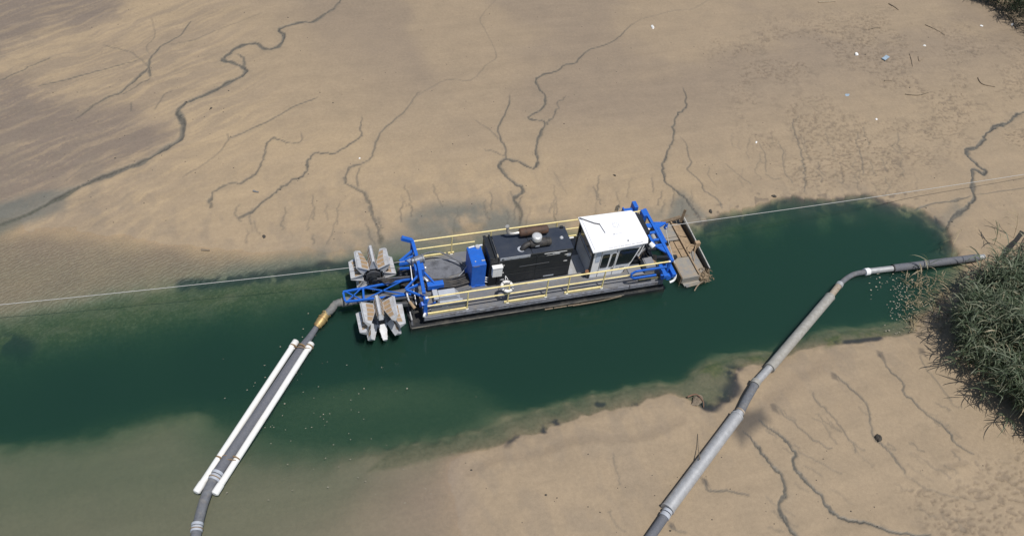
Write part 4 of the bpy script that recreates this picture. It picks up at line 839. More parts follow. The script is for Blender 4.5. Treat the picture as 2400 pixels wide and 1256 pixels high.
r = MB(); r.tube([(-.12,-.06,.80),(-.06,-.10,.80)], .10, 14); part(r, 'post_roller', WHITEBOX, bw)
r = MB(); r.bar((.0,.12,1.05),(.42,.30,1.0),.05,.05); r.bar((0,.2,1.0),(.2,.5,1.15),.05,.05); part(r, 'short_brace', BLUE, bw)
r = MB(); r.tube([(-.28,1.95,1.50),(-.30,1.2,.95),(-.30,.55,.72)], .022, 8); part(r, 'steel_rod', STEEL, bw)
r = MB(); r.tube(spline([(-.62,.98,1.2),(-.60,.70,1.0),(-.50,.55,.78)],4), .04, 8); r.tube([(-.60,.36,.60),(-.56,.12,.36)], .03, 6); part(r, 'shackle_chain', STEEL, bw)
r = MB(); r.tube([(-.56,.60,.92),(-.40,.32,.80)], [.06,.07], 8); part(r, 'rope_knot', MUDTAN, bw)

# discharge boom with the pipe it carries
A0, A1, B0, B1 = Vector((-.22,1.74,.92)), Vector((-3.02,1.57,.92)), Vector((-.44,.95,.92)), Vector((-3.0,1.06,.92))
bm_ = part(MB().bar(A0,A1,.075,.075).bar(B0,B1,.075,.075), 'discharge_boom', BLUE, label='blue lattice boom over the discharge pipe')
mixp = lambda a, b, t_: a.lerp(b, t_)
for ta in (.0,.26,1.0):
    pass
for ta, wd in ((1.0,.07),(.72,.075)):
    r = MB(); r.bar(mixp(A0,A1,ta)+Vector((0,-.04,0)), mixp(B0,B1,ta)+Vector((0,.04,0)), wd, .07); part(r, 'boom_strut', BLUE, bm_)
for a, b in ((mixp(A0,A1,.97),mixp(B0,B1,.75)),(mixp(A0,A1,.75),mixp(B0,B1,.97)),(mixp(A0,A1,.70),mixp(B0,B1,.03)),(mixp(A0,A1,.14),mixp(B0,B1,.70))):
    r = MB(); r.bar(a+Vector((0,0,.005)), b+Vector((0,0,.005)), .042, .042); part(r, 'boom_brace', BLUE, bm_)
r = MB(); r.tube(spline([(.3,1.4,.62),(-.5,1.36,.60),(-1.6,1.36,.55),(-2.5,1.4,.50),(-3.02,1.42,.46)],5), .16, 14); part(r, 'discharge_pipe', HOSEB, bm_)
r = MB(); r.tube([(-2.72,1.42,.50),(-3.12,1.44,.45)], .19, 14); part(r, 'pipe_sleeve', HOSEW, bm_)
r = MB()
for k in range(7): r.tube(spline([(.2,1.5+.05*k,.72),(-.4,1.55+.05*k,.66+.02*k),(-1.0,1.95+.03*k,.70),(-1.5,2.1,.85)],5), .022, 6)
for k in range(4): r.tube(spline([(.2,.75+.05*k,.72),(-.5,.70+.04*k,.62),(-1.1,.62+.02*k,.72),(-1.6,.55,.85)],5), .02, 6)
part(r, 'boom_hose', RUBBER, bm_)

# star wheels
def paddle_mesh():
    mb = MB(); Rc, Rv, hv = .90, .45, math.radians(22.3)
    def pol(r_, a, y): return Vector((r_*math.sin(a), y, r_*math.cos(a)))       # crest points up, y runs outwards
    Vl0, Vr0 = pol(Rv,-hv,0), pol(Rv,hv,0); Vl1, Vr1 = pol(Rv,-hv,.40), pol(Rv,hv,.40)
    tw = .03
    Cl0, Cr0 = pol(Rc,0,0)+Vector((-tw,0,0)), pol(Rc,0,0)+Vector((tw,0,0))
    Cl1, Cr1 = pol(Rc*.97,0,.90)+Vector((-tw,0,0)), pol(Rc*.97,0,.90)+Vector((tw,0,0))
    Bl, Br = pol(.64,0,1.0)+Vector((-.085,0,0)), pol(.64,0,1.0)+Vector((.085,0,0))
    vs = [Vl0,Vr0,Vl1,Vr1,Cl0,Cr0,Cl1,Cr1,Bl,Br]
    mb.add(vs, [(0,4,6,2),(2,6,8),(1,3,7,5),(3,9,7),(4,5,7,6),(6,7,9,8),(8,9,3,2)], 0)
    mb.add([v+Vector((0,.03,0)) for v in (Vl0,Vr0,Cl0,Cr0)], [(0,1,3,2)], 0)
    for a_, b_ in ((Vl0,Cl0),(Vr0,Cr0)): mb.bar(a_, b_, .035, .035, 0, up=(0,1,0))
    # caked mud on the flanks between the ribs, and the ribs themselves
    for V0, V1, C0, C1, s in ((Vl0,Vl1,Cl0,Cl1,-1),(Vr0,Vr1,Cr0,Cr1,1)):
        nrm = (C0-V0).cross(Vector((0,1,0))); nrm.normalize()
        if nrm.x*s < 0: nrm = -nrm
        Bc = Bl if s < 0 else Br
        def on(t, u, lift):                       # t along the crest 0..1, u from valley (or notch edge) 0 to crest 1
            c = C0.lerp(C1, t); y_ = .90*t; y1 = V1.y
            a = V0.lerp(V1, y_/y1) if y_ <= y1 else V1.lerp(Bc, (y_-y1)/(Bc.y-y1))
            return a.lerp(c, u)+nrm*lift
        for k, (t0, t1) in enumerate(((.04,.24),(.27,.47),(.50,.70),(.73,.93))):
            u0, u1 = .04, .64
            q = [on(t0,u0,.010), on(t1,u0,.010), on(t1,u1,.010), on(t0,u1,.010)]
            mb.add(q, [(0,1,2,3) if s < 0 else (3,2,1,0)], 1)
        for t_ in (.012,.255,.485,.715,.955):
            mb.bar(on(t_,.02,.012), on(t_,.97,.012), .022, .026, 0, up=nrm)
        mb.bar(on(0,.97,.0), on(.99,.97,.0), .03, .03, 0, up=nrm)
    mb.bar(Vl0, Vl1, .05, .05, 0)
    return mb
pad_me = None
def star_wheel(cx_, cy_, cz_, side, ph, label):
    """side +1: petals point to +y, -1 to -y"""
    global pad_me
    wh = MB(); 
    ring = [(.30*math.cos(a*math.pi/8+.2), .30*math.sin(a*math.pi/8+.2)) for a in range(16)]
    wh.prism(ring, 'y', -.02*side, .30*side)
    root = wh.build('star_wheel', DGREY, dredge); root['label'] = label
    root.location = (cx_-dredge_inv[0], cy_-dredge_inv[1], cz_-dredge_inv[2])
    if pad_me is None: pad_me = paddle_mesh()
    src = None
    for k in range(8):
        a = math.radians(ph+45*k)
        if src is None:
            src = pad_me.build('paddle', [ALU, MUDTAN, DGREY], root); o = src
        else:
            o = src.copy(); COL.objects.link(o); o.parent = root
        o.rotation_euler = (0, a, 0)
        if side < 0: o.scale = (1, -1, 1)
    r_ = MB(); r_.tube([(0,-.05*side,0),(0,-.24*side,0)], .20, 14); r_.tube([(0,-.20*side,.0),(0,-.34*side,0)], .12, 12); r_.box((-.22,-.10*side,-.22),(.22,-.16*side,.20)); r_.build('wheel_motor', BLACKP, root)
    r_ = MB(); r_.bar((.05,-.26*side,-.05),(1.4,-.26*side,-.28),.12,.16); r_.bar((.1,-.3*side,.15),(1.45,-.34*side,.05),.07,.07); r_.build('wheel_arm', DGREY, root)
    r_ = MB()
    for k in range(4): r_.tube(spline([(.05+.05*k,-.30*side,.12),(.45,-.42*side-.04*k*side,.25-.05*k),(.9,-.35*side,-.05),(1.35,-.30*side,-.15)],5), .02, 6)
    r_.build('motor_hose', RUBBER, root)
    return root
star_wheel(-1.74, 2.12, .95, 1, 2, 'far aluminium star wheel with mud caked paddles')
star_wheel(-1.78, .40, .95, -1, -5, 'near aluminium star wheel with mud caked paddles')

# deck furniture left of the tank
b = MB(); b.prism([(.62,DK+.004),(1.50,DK+.004),(1.42,DK+.12),(1.30,DK+.30),(.62,DK+.30)], 'y', .56, .94); cov = part(b, 'sloped_cover', GREYP, bevel=.012, label='pale grey sloping sheet cover on the bow deck')
r = MB(); r.box((.62,.47,DK+.004),(1.56,.55,DK+.06)); part(r, 'cover_lip', GREYP, cov)
r = MB(); r.box((.40,.50,DK+.004),(.60,.98,DK+.32)); vb = part(r, 'valve_cabinet', GREYP, bevel=.01)
r = MB(); r.box((.46,.494,DK+.08),(.54,.499,DK+.22)); part(r, 'cabinet_slot', BLACKP, vb)
r = MB(); r.box((.20,.09,DK+.01),(1.66,.115,DK+.36)); sp_ = part(r, 'splash_plate', MIDGREY)
r = MB(); r.box((.62,.084,DK+.28),(.88,.089,DK+.31)); part(r, 'plate_label', WHITEBOX, sp_)
hs = MB()
for k in range(9):
    y0 = 1.18+.055*k
    hs.tube(spline([(2.0,y0+.02,.86+.02*(k%3)),(1.5,y0-.02+random.uniform(-.05,.05),.80+.03*(k%2)),(1.0,y0-.06,.84),(.55,y0-.02,.86),(.1,1.4+.03*k,.80)],5), .032, 8)
part(hs, 'hydraulic_hose_bundle', RUBBER)
hs = MB()
for k in range(4):
    hs.tube(spline([(2.05,.98+.03*k,.72),(1.6,.92+.05*k,.70),(1.1,1.0+.03*k,.71),(.5,.98+.03*k,.74),(.05,.8+.05*k,.75)],5), .022, 6)
part(hs, 'deck_hose', HOSEG)
hs = MB(); hs.tube(spline([(.30,2.62,.70),(.30,2.66,1.05),(.42,2.72,1.20),(.9,2.75,1.22),(1.3,2.62,1.12),(1.7,2.35,.98),(2.02,2.0,.95)],6), .036, 8); part(hs, 'arched_hose', HOSEG)
hs = MB(); hs.tube(spline([(2.03,1.85,1.15),(1.85,1.75,.90),(1.5,1.60,.70),(1.1,1.58,.69),(.85,1.66,.70),(.6,1.62,.72),(.35,1.85,.78)],6), .016, 6); hs.tube(spline([(.9,2.78,.69),(1.3,2.72,.69),(1.75,2.52,.69)],5), .018, 6); part(hs, 'pale_hose', GREYP)
hs = MB(); hs.tube(spline([(.26,2.30,.75),(.30,2.10,1.0),(.33,1.95,1.25)],4), .035, 8); part(hs, 'white_hose', WHITEBOX)
# nav mirror on far rail
r = MB(); r.tube([(8.95,3.03,DK+1.05),(8.93,3.08,2.05)], .012, 6); mi_ = part(r, 'mesh_paddle', STEEL)
r = MB(); r.prism([(8.78,1.88),(8.96,1.84),(9.0,2.10),(8.92,2.24),(8.80,2.16)], 'y', 3.09, 3.10); part(r, 'paddle_face', mat('tan_mesh',(.28,.24,.18),(.22,.19,.15),rough=.8), mi_)

# ------------------------------------------------------------------ loose things on the dredge
r = MB(); R0, n_, k_ = .21, 28, 10
for i in range(n_):
    for j in range(k_):
        a = 2*math.pi*i/n_; b = 2*math.pi*j/k_
        r.v.append(((R0+.065*math.cos(b))*math.cos(a), (R0+.065*math.cos(b))*math.sin(a), .05*math.sin(b)))
for i in range(n_):
    for j in range(k_):
        r.f.append((i*k_+j, ((i+1)%n_)*k_+j, ((i+1)%n_)*k_+(j+1)%k_, i*k_+(j+1)%k_)); r.m.append(0); r.s.append(True)
ring = r.build('life_ring', RINGW, None, loc=(3.25,.17,1.50), rot=(math.radians(14),math.radians(4),0))
tag(ring, 'white life ring hung on the near yellow rail amidships', 'life ring')
for k in range(4):
    a = math.pi/4+k*math.pi/2; ps = [Vector(((R0+.075*math.cos(b))*math.cos(a),(R0+.075*math.cos(b))*math.sin(a),.06*math.sin(b))) for b in np.linspace(0,6.283,11)]
    MB().tube(ps, .016, 5).build('ring_band', DGREY, ring)
MB().tube(spline([(-.02,R0+.06,.05),(.0,R0+.2,.10),(.08,R0+.06,.05)],4), .012, 5).build('hanging_strap', WHITEBOX, ring)


def sag(a, b, s, n=24):
    a = Vector(a); b = Vector(b); return [a.lerp(b, k/n)-Vector((0,0,s*4*(k/n)*(1-k/n))) for k in range(n+1)]
cw = MB().tube(sag((-.45,2.22,1.48), (-34,4.6,.9), .25), .011, 6).build('traverse_cable', ROPE)
tag(cw, 'pale steel cable running left from the bow over the star wheel', 'cable', 'traverse cables of the dredge')
q0 = G(2400,405,.72); dirv = (q0-Vector((10.9,2.09,1.58))); 
cw = MB().tube(sag((10.92,2.09,1.58), Vector((10.92,2.09,1.58))+dirv*1.5, .15), .012, 6).build('traverse_cable', ROPE)
tag(cw, 'pale steel cable running right from the stern sheave over the mud', 'cable', 'traverse cables of the dredge')

# ------------------------------------------------------------------ floating discharge line (left)
def at(px, py, z): return G(px, py, z)
def rebase(root, mb, name, mats, bevel=0, label=None):
    o = mb.build(name, mats, root, bevel); o.location = -root.location
    if label: o['label'] = label
    return o
dl = tag(empty('discharge_line', at(600,960,0)), 'black rubber discharge hose with two white float tubes strapped alongside', 'pipeline')
wr = spline([(-3.08,1.43,.46), at(787,712,.42), at(776,726,.32), at(764,736,.20)], 5)
rq = random.Random(2)
rebase(dl, MB().tube(wr, [.16 if k % 2 else .135+rq.uniform(0,.02) for k in range(len(wr))], 12), 'wrinkled_hose', HOSEW)
rebase(dl, MB().tube([at(766,734,.2),at(752,753,.14),at(742,766,.08)], [.15,.19,.13], 14), 'brass_coupling', BRASS)
for t_ in ((766,734,.2,.19),(758,745,.16,.21),(746,761,.09,.17)):
    a = at(*t_[:3]); b = a+(at(742,766,.08)-at(766,734,.2)).normalized()*.06
    rebase(dl, MB().tube([a,b], t_[3], 14), 'coupling_clamp', BRASS)
hp = spline([at(743,765,.05), at(725,792,-.02), at(705,820,.0), at(640,918,.10), at(570,1020,.12), at(507,1112,.12)], 5)
rebase(dl, MB().tube(hp, [.10+.085*min(1,k/(len(hp)*.45)) for k in range(len(hp))], 14), 'rubber_hose', HOSEB)
hp2 = spline([at(507,1112,.12), at(491,1142,.10), at(478,1175,.06), at(467,1215,.04), at(459,1256,.03), at(450,1330,-.05)], 5)
rebase(dl, MB().tube(hp2, .165, 14), 'rubber_hose', HOSEG, label='grey lower length of hose that curves off toward the bank')
for (p1, p2, r_) in (((511,1106,.12),(500,1126,.12),.20),((463,1226,.04),(460,1246,.04),.19)):
    a, b = at(*p1), at(*p2); mb = MB()
    mb.tube([a.lerp(b,.0),a.lerp(b,.3)], r_, 14); mb.tube([a.lerp(b,.4),a.lerp(b,.65)], r_-.01, 14); mb.tube([a.lerp(b,.75),b], r_, 14)
    rebase(dl, mb, 'hose_clamp', GREYP)
    mb = MB(); mb.tube([a.lerp(b,.66),a.lerp(b,.74)], r_+.015, 14); rebase(dl, mb, 'clamp_band', STRAP)
for (p1, p2) in (((693,801),(462,1150)),((729,806),(505,1154))):
    a, b = at(*p1,.09), at(*p2,.09); d_ = (b-a).normalized()
    fo = rebase(dl, MB().tube([a,b], .114, 16), 'float_tube', FLOATW)
    for e_, s_ in ((a,1),(b,-1)):
        mb = MB().tube([e_-d_*.06*s_, e_-d_*.03*s_, e_+d_*.30*s_, e_+d_*.33*s_], [.085,.13,.13,.118], 16)
        o = mb.build('end_cap', FLOATW, fo)
for py, pxs in ((812,(688,708,726)),(1074,(515,533,553))):
    for px in pxs:
        a = at(px, py, .11); d_ = (at(462,1150,.09)-at(693,801,.09)).normalized()
        rr_ = .195 if px in (533,) else (.15 if px != 708 else .17)
        rebase(dl, MB().tube([a-d_*.02, a+d_*.02], rr_, 14), 'tie_strap', STRAP)
    mb = MB(); mb.tube([at(pxs[0],py,.20), at(pxs[1],py+2,.27), at(pxs[2],py+4,.20)], .014, 6); rebase(dl, mb, 'tie_rope', STRAP)

# ------------------------------------------------------------------ shore pipeline (right)
sp = tag(empty('shore_pipeline', at(1750,930,.1)), 'segmented steel and rubber pipeline crossing the lower mud bank into the reeds', 'pipeline')
def seg(pts, r_, name, mt, label=None, n=1): return rebase(sp, MB().tube(spline(pts, n) if len(pts) > 2 else pts, r_, 18), name, mt, 0, label)
zb = .27
seg([at(1480,1320,zb),at(1525,1256,zb),at(1560,1206,zb)], .165, 'rubber_hose', HOSEB)
mb = MB(); a, b = at(1556,1212,zb), at(1572,1186,zb)
mb.tube([a,a.lerp(b,.3)], .18, 16); mb.tube([a.lerp(b,.38),a.lerp(b,.6)], .175, 16); mb.tube([a.lerp(b,.66),b], .165, 16); rebase(sp, mb, 'hose_clamp', GREYP)
a, b = at(1565,1192,zb), at(1727,975,zb); d_ = (b-a).normalized()
seg([a,b], .235, 'float_sleeve', GALV, 'wide pale grey float sleeve lying on the mud')
seg([a-d_*.03,a+d_*.03], .25, 'sleeve_rim', GALV); seg([b-d_*.03,b+d_*.03], .25, 'sleeve_rim', GALV)
seg([b,b+d_*.28], .17, 'steel_collar', GALV); seg([b+d_*.22,b+d_*.29], .19, 'rusty_band', RUSTY)
a2, b2 = at(1735,958,zb), at(1768,903,zb+.02); seg([b+d_*.28, at(1748,938,zb), at(1758,921,zb+.02), b2], .165, 'rubber_hose', HOSEG, n=4)
d2 = (at(1804,862,.25)-at(1771,897,.28)).normalized()
seg([at(1768,902,.29),at(1773,893,.29)], .19, 'rusty_band', GALVTAN)
seg([at(1771,897,.28),at(1806,859,.25)], .155, 'steel_pipe', GALV)
a, b = at(1804,862,.25), at(1945,696,.10); d3 = (b-a).normalized()
seg([a,b], .205, 'float_sleeve', GALVTAN, 'dusty tan grey float sleeve over the water edge')
seg([a-d3*.02,a+d3*.04], .22, 'sleeve_rim', GALVTAN); seg([b-d3*.04,b+d3*.02], .22, 'sleeve_rim', GALVTAN)
seg([b,at(1966,669,.10)], .14, 'steel_pipe', RUSTY, 'rust brown pipe end beyond the sleeve')
seg([at(1965,671,.10),at(1969,665,.10)], .16, 'hose_clamp', GALV)
seg([at(1967,668,.10),at(1976,659,.10),at(1988,650,.09),at(2004,642,.08),at(2030,637,.08)], .115, 'rubber_hose', HOSEG, n=5)
seg([at(2026,638,.08),at(2036,636,.08)], .17, 'hose_clamp', WHITEBOX)
seg([at(2034,636,.09),at(2094,629,.12)], .135, 'steel_pipe', GALV)
a, b = at(2092,629,.12), at(2290,604,.26); d4 = (b-a).normalized()
seg([a,b], .175, 'rubber_sleeve', HOSEB, 'dark rubber sleeve running into the reeds'); seg([a-d4*.02,a+d4*.03], .185, 'sleeve_rim', RUBBER)
seg([b,b+d4*.35], .13, 'steel_pipe', GALV)

# ------------------------------------------------------------------ reeds
def leaf_material(name, cols, trans=.35):
    m = bpy.data.materials.new(name); m.use_nodes = True; n = m.node_tree; p = n.nodes['Principled BSDF']; L = n.links.new
    a = n.nodes.new('ShaderNodeAttribute'); a.attribute_name = 'tint'
    rp = n.nodes.new('ShaderNodeValToRGB'); e = rp.color_ramp.elements
    e[0].position = 0; e[0].color = cols[0]+(1,); e[1].position = 1; e[1].color = cols[-1]+(1,)
    for k, c_ in enumerate(cols[1:-1]): x_ = e.new((k+1)/(len(cols)-1)); x_.color = c_+(1,)
    L(a.outputs['Fac'], rp.inputs[0]); L(rp.outputs[0], p.inputs['Base Color']); p.inputs['Roughness'].default_value = .55
    t_ = n.nodes.new('ShaderNodeBsdfTranslucent'); L(rp.outputs[0], t_.inputs[0]); mx = n.nodes.new('ShaderNodeMixShader'); mx.inputs[0].default_value = trans
    L(p.outputs[0], mx.inputs[1]); L(t_.outputs[0], mx.inputs[2]); L(mx.outputs[0], n.nodes['Material Output'].inputs['Surface'])
    return m
REEDM = leaf_material('reed_leaf', [(.036,.055,.026),(.068,.100,.050),(.115,.150,.090),(.22,.24,.16),(.40,.34,.22)])
DRYM = leaf_material('dry_reed', [(.30,.23,.13),(.22,.18,.11),(.36,.29,.18)], .2)
class Reeds:
    def __init__(s): s.v = []; s.f = []; s.t = []
    def strip(s, pts, ws, side, tint):
        n = len(s.v)
        for p, w_ in zip(pts, ws): s.v.append(p-side*w_); s.v.append(p+side*w_)
        for k in range(len(pts)-1): s.f.append((n+2*k,n+2*k+1,n+2*k+3,n+2*k+2))
        s.t += [tint]*(2*len(pts))
    def stem(s, base, hgt, lean, rq, nleaf, dead=False, leaf=(.45,.9), shade=0.0, wid=(.011,.027)):
        tip = base+Vector((lean.x*hgt, lean.y*hgt, hgt*math.sqrt(max(.15,1-lean.length_squared))))
        midp = base.lerp(tip,.55)+Vector((-lean.x,-lean.y,0))*.10*hgt
        pts = [base, base.lerp(midp,.6), midp, midp.lerp(tip,.5), tip]
        sd = Vector((1,.3,0)).normalized(); tt = rq.uniform(.75,1) if dead else rq.uniform(.1,.6)
        s.strip(pts, [.011,.010,.009,.007,.004], sd, tt); s.strip(pts, [.011,.010,.009,.007,.004], Vector((-.3,1,0)).normalized(), tt)
        for k in range(nleaf):
            u = .22+.78*(k+rq.random())/nleaf
            i = min(3, int(u*4)); p0 = pts[i].lerp(pts[i+1], u*4-i)
            a = rq.uniform(0,6.283); l = rq.uniform(*leaf)*(.7+.5*u); up = rq.uniform(.3,1.4)
            h_ = Vector((math.cos(a)+lean.x*1.6, math.sin(a)+lean.y*1.6, 0)); h_.normalize()
            d0 = (h_+Vector((0,0,up))).normalized(); w_ = rq.uniform(*wid); dr = rq.uniform(.35,1.25)
            q = [p0, p0+d0*l*.3, p0+d0*l*.6-Vector((0,0,dr*l*.10)), p0+d0*l*.82+h_*l*.06-Vector((0,0,dr*l*.28)), p0+d0*l*.9+h_*l*.15-Vector((0,0,dr*l*.55))]
            sd = h_.cross(Vector((0,0,1))).normalized()
            sd = (sd+Vector((0,0,rq.uniform(-.6,.6)))).normalized()
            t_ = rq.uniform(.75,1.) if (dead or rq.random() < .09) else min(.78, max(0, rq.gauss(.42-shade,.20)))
            s.strip(q, [w_*.5,w_,w_*.95,w_*.6,.002], sd, t_)
    def build(s, name, mt):
        me_ = bpy.data.meshes.new(name); me_.from_pydata([tuple(p) for p in s.v], [], s.f); me_.materials.append(mt)
        at_ = me_.attributes.new('tint','FLOAT','POINT'); at_.data.foreach_set('value', np.array(s.t, np.float32)); me_.update()
        return link(bpy.data.objects.new(name, me_))
def inside(poly, x, y):
    c = False
    for i in range(len(poly)):
        a = poly[i]; b = poly[i-1]
        if (a[1] > y) != (b[1] > y) and x < (b[0]-a[0])*(y-a[1])/(b[1]-a[1])+a[0]: c = not c
    return c
def reed_bed(name, poly_px, count, hr, leanv, seed, label, nleaf=(10,15), dark=0.0):
    rq = random.Random(seed); pl = [tuple(at(a,b,.1)[:2]) for a, b in poly_px]; R = Reeds()
    x0, x1 = min(p[0] for p in pl), max(p[0] for p in pl); y0, y1 = min(p[1] for p in pl), max(p[1] for p in pl); n_ = 0
    while n_ < count:
        x, y = rq.uniform(x0,x1), rq.uniform(y0,y1)
        cl = float(vnoise(np.array([x*1.1]),np.array([y*1.1]),201)[0])
        if not inside(pl,x,y) or rq.random() > .35+1.1*cl: continue
        n_ += 1
        lv = Vector((leanv[0]+rq.gauss(0,.16), leanv[1]+rq.gauss(0,.16)))
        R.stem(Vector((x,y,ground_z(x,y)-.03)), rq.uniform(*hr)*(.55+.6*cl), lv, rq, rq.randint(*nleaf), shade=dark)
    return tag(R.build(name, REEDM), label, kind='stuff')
reed_bed('reed_bed', [(2262,695),(2222,765),(2232,840),(2302,915),(2390,995),(2500,1090),(2900,1100),(2900,630),(2430,625),(2310,655)], 3400, (1.5,2.9), (-.26,-.08), 5, 'thick stand of grey green reeds on the right bank')
reed_bed('reed_bed', [(2262,-4),(2315,24),(2350,52),(2425,105),(2700,260),(2750,-80),(2600,-160),(2250,-120)], 2600, (1.6,3.0), (-.10,-.04), 6, 'shade-tinted stand of reeds at the far right corner of the flat', dark=.38)  # shade of the dense canopy is put into the leaves as a darker tint
rq = random.Random(12)
REED_SPOTS = [(2175,640,.1,1.1,(-.25,.1),False,'lone pale reed stalk leaning over the rubber sleeve'), (2180,745,.1,1.5,(-.35,-.1),False,'green reed leaning out over the water at the point'),
 (2150,665,.05,.9,(.15,.3),True,'dry bent reed stalk at the tip of the reed point'), (2205,705,.1,1.4,(-.3,-.25),True,'dead straw coloured reed among flakes by the point'),
 (2290,930,.15,1.2,(-.55,-.2),False,'low reed sprawling on mud below the reed stand'), (2240,860,.15,1.1,(-.6,-.1),False,'reed fallen sideways onto mud at the lower reed edge'),
 (2350,985,.2,1.0,(-.6,-.3),False,'lowest sprawling reed beside the lower reed edge'), (2375,560,.15,1.4,(-.15,.35),True,'dry twiggy reed standing on the upper mud right of the channel'),
 (2235,598,.1,1.1,(-.1,.45),True,'thin dry reed stalk behind the dark pipe sleeve'), (2330,575,.15,1.0,(-.2,.2),False,'small green reed at the upper edge of the reed stand')]
for px, py, z, h_, lv, dead, lab_ in REED_SPOTS:
    R = Reeds(); b_ = at(px, py, z); R.stem(Vector((0,0,-.05)), h_, Vector(lv), rq, 9 if not dead else 5, dead)
    o = R.build('reed_plant', DRYM if dead else REEDM); o.location = (b_.x, b_.y, max(ground_z(b_.x,b_.y), -.1)); tag(o, lab_, 'reed', 'single reeds at the margin')
R = Reeds(); rq = random.Random(31)
for k in range(260):
    b_ = at(rq.uniform(2120,2215), rq.uniform(640,780), .03); b_.z = max(ground_z(b_.x,b_.y),0)+.02
    a = rq.uniform(0,6.283); l = rq.uniform(.1,.5); d_ = Vector((math.cos(a),math.sin(a),rq.uniform(0,.25)))
    R.strip([b_, b_+d_*l*.5+Vector((0,0,.02)), b_+d_*l], [.012,.012,.004], Vector((-d_.y,d_.x,.2)).normalized(), rq.random())
tag(R.build('reed_litter', DRYM), 'matted dead reed stalks at the foot of the reeds', kind='stuff')

# floating flakes beside the reeds and drifting specks
def flakes(n_, fn, s0, s1, seed):
    rq = random.Random(seed); mb = MB()
    for k in range(n_):
        px, py = fn(rq); p = at(px, py, .004)
        if ground_z(p.x, p.y) > -.01: continue
        r_ = rq.uniform(s0,s1); m0 = rq.randint(4,6); a0 = rq.random()*6; e_ = rq.uniform(.35,.9)
        ring_ = [(p.x+r_*math.cos(a0+6.283*i/m0)*rq.uniform(.7,1.2), p.y+r_*e_*math.sin(a0+6.283*i/m0)*rq.uniform(.7,1.2)) for i in range(m0)]
        mb.prism(ring_, 'z', .002, .012)
    return mb
tag(flakes(150, lambda q: (q.gauss(2115,20), q.gauss(715,38)), .015, .045, 41).build('floating_flakes', SCUM), 'pale flakes of scum floating beside the reed point', kind='stuff')
tag(flakes(60, lambda q: (q.uniform(2030,2180), q.gauss(662,14)), .015, .05, 42).build('floating_flakes', SCUM), 'pale flakes of scum floating below the dark sleeve', kind='stuff')
tag(flakes(90, lambda q: (q.gauss(690,70), q.gauss(900,60)) if q.random() < .55 else (q.uniform(500,1150), q.uniform(840,1180)), .012, .035, 43).build('drifting_specks', SCUM), 'small pale specks drifting on the green water', kind='stuff')
mb = MB(); rq = random.Random(44)
for k in range(420):
    px, py = rq.uniform(100,2380), rq.uniform(15,560) if rq.random() < .75 else rq.uniform(1050,1250)
    p = at(px, py, .1); z = ground_z(p.x,p.y)
    if z < .02: continue
    r_ = rq.uniform(.015,.045) * (1.5 if rq.random() < .1 else 1); m0 = 5
    mb.add([(p.x+r_*math.cos(6.283*i/m0),p.y+r_*.8*math.sin(6.283*i/m0),z-.01) for i in range(m0)]+[(p.x,p.y,z+r_*.6)], [(i,(i+1)%m0,m0) for i in range(m0)])
tag(mb.build('mud_crumbs', CLOD), 'scattered dark crumbs and pebbles on the mud', kind='stuff')

# ------------------------------------------------------------------ litter, sticks, stones, driftwood
def lump(name, px, py, size, mt, label, cat, group=None, z=.1, seed=0, flat=.5):
    rq = random.Random(seed); p = at(px, py, z); gz_ = max(ground_z(p.x,p.y), 0); mb = MB(); n1, n2 = 9, 5
    vs = []; 
    for j in range(n2+1):
        ph = -math.pi/2+math.pi*j/n2
        for i in range(n1):
            a = 6.283*i/n1; k = rq.uniform(.7,1.25)
            vs.append((size[0]*k*math.cos(ph)*math.cos(a), size[1]*k*math.cos(ph)*math.sin(a), size[2]*(math.sin(ph)*k*.8+.6)))
    mb.add(vs, [(j*n1+i, j*n1+(i+1)%n1, (j+1)*n1+(i+1)%n1, (j+1)*n1+i) for j in range(n2) for i in range(n1)])
    o = mb.build(name, mt); o.location = (p.x, p.y, gz_-.02); o.rotation_euler = (0,0,rq.uniform(0,3)); return tag(o, label, cat, group)
lump('litter_bag', 1529,66, (.20,.10,.07), LITW, 'white crumpled bag on the bare upper mud', 'litter', seed=1, z=.25)
lump('litter_bag', 2006,129, (.17,.12,.08), LITW, 'white torn bag left of the blue grey sheet', 'litter', seed=2, z=.25)
lump('litter_scrap', 2300,62, (.10,.10,.05), LITW, 'small white scrap below the far reeds', 'litter', seed=3, z=.3)
lump('litter_scrap', 2167,107, (.10,.08,.05), LITW, 'whitish scrap between sheet and far reeds', 'litter', seed=4, z=.3)
lump('litter_scrap', 2054,280, (.09,.06,.04), LITW, 'white scrap on the trampled mud under the blue scrap', 'litter', seed=5, z=.2)
lump('litter_scrap', 1772,335, (.10,.05,.04), LITW, 'pale yellowish scrap near the head of a thin rill', 'litter', seed=6, z=.15)
lump('litter_scrap', 1986,224, (.17,.13,.03), LITB, 'flat blue scrap on the trampled upper mud', 'litter', seed=7, z=.2)
lump('litter_scrap', 2372,59, (.2,.07,.05), LITW, 'white strip at the foot of the far reeds', 'litter', seed=8, z=.3)
lump('litter_scrap', 843,373, (.05,.05,.03), LITW, 'tiny white speck beside the middle left rill', 'litter', seed=9)
p = at(2074,139,.2); o = MB().box((-.33,-.12,0),(.33,.12,.05)).box((-.33,-.13,.0),(-.29,.13,.07)).build('plastic_sheet', LITB, None, .01); o.location = (p.x,p.y,ground_z(p.x,p.y)); o.rotation_euler = (.05,.06,.55); tag(o, 'flat blue grey plastic sheet on the upper right mud', 'litter')
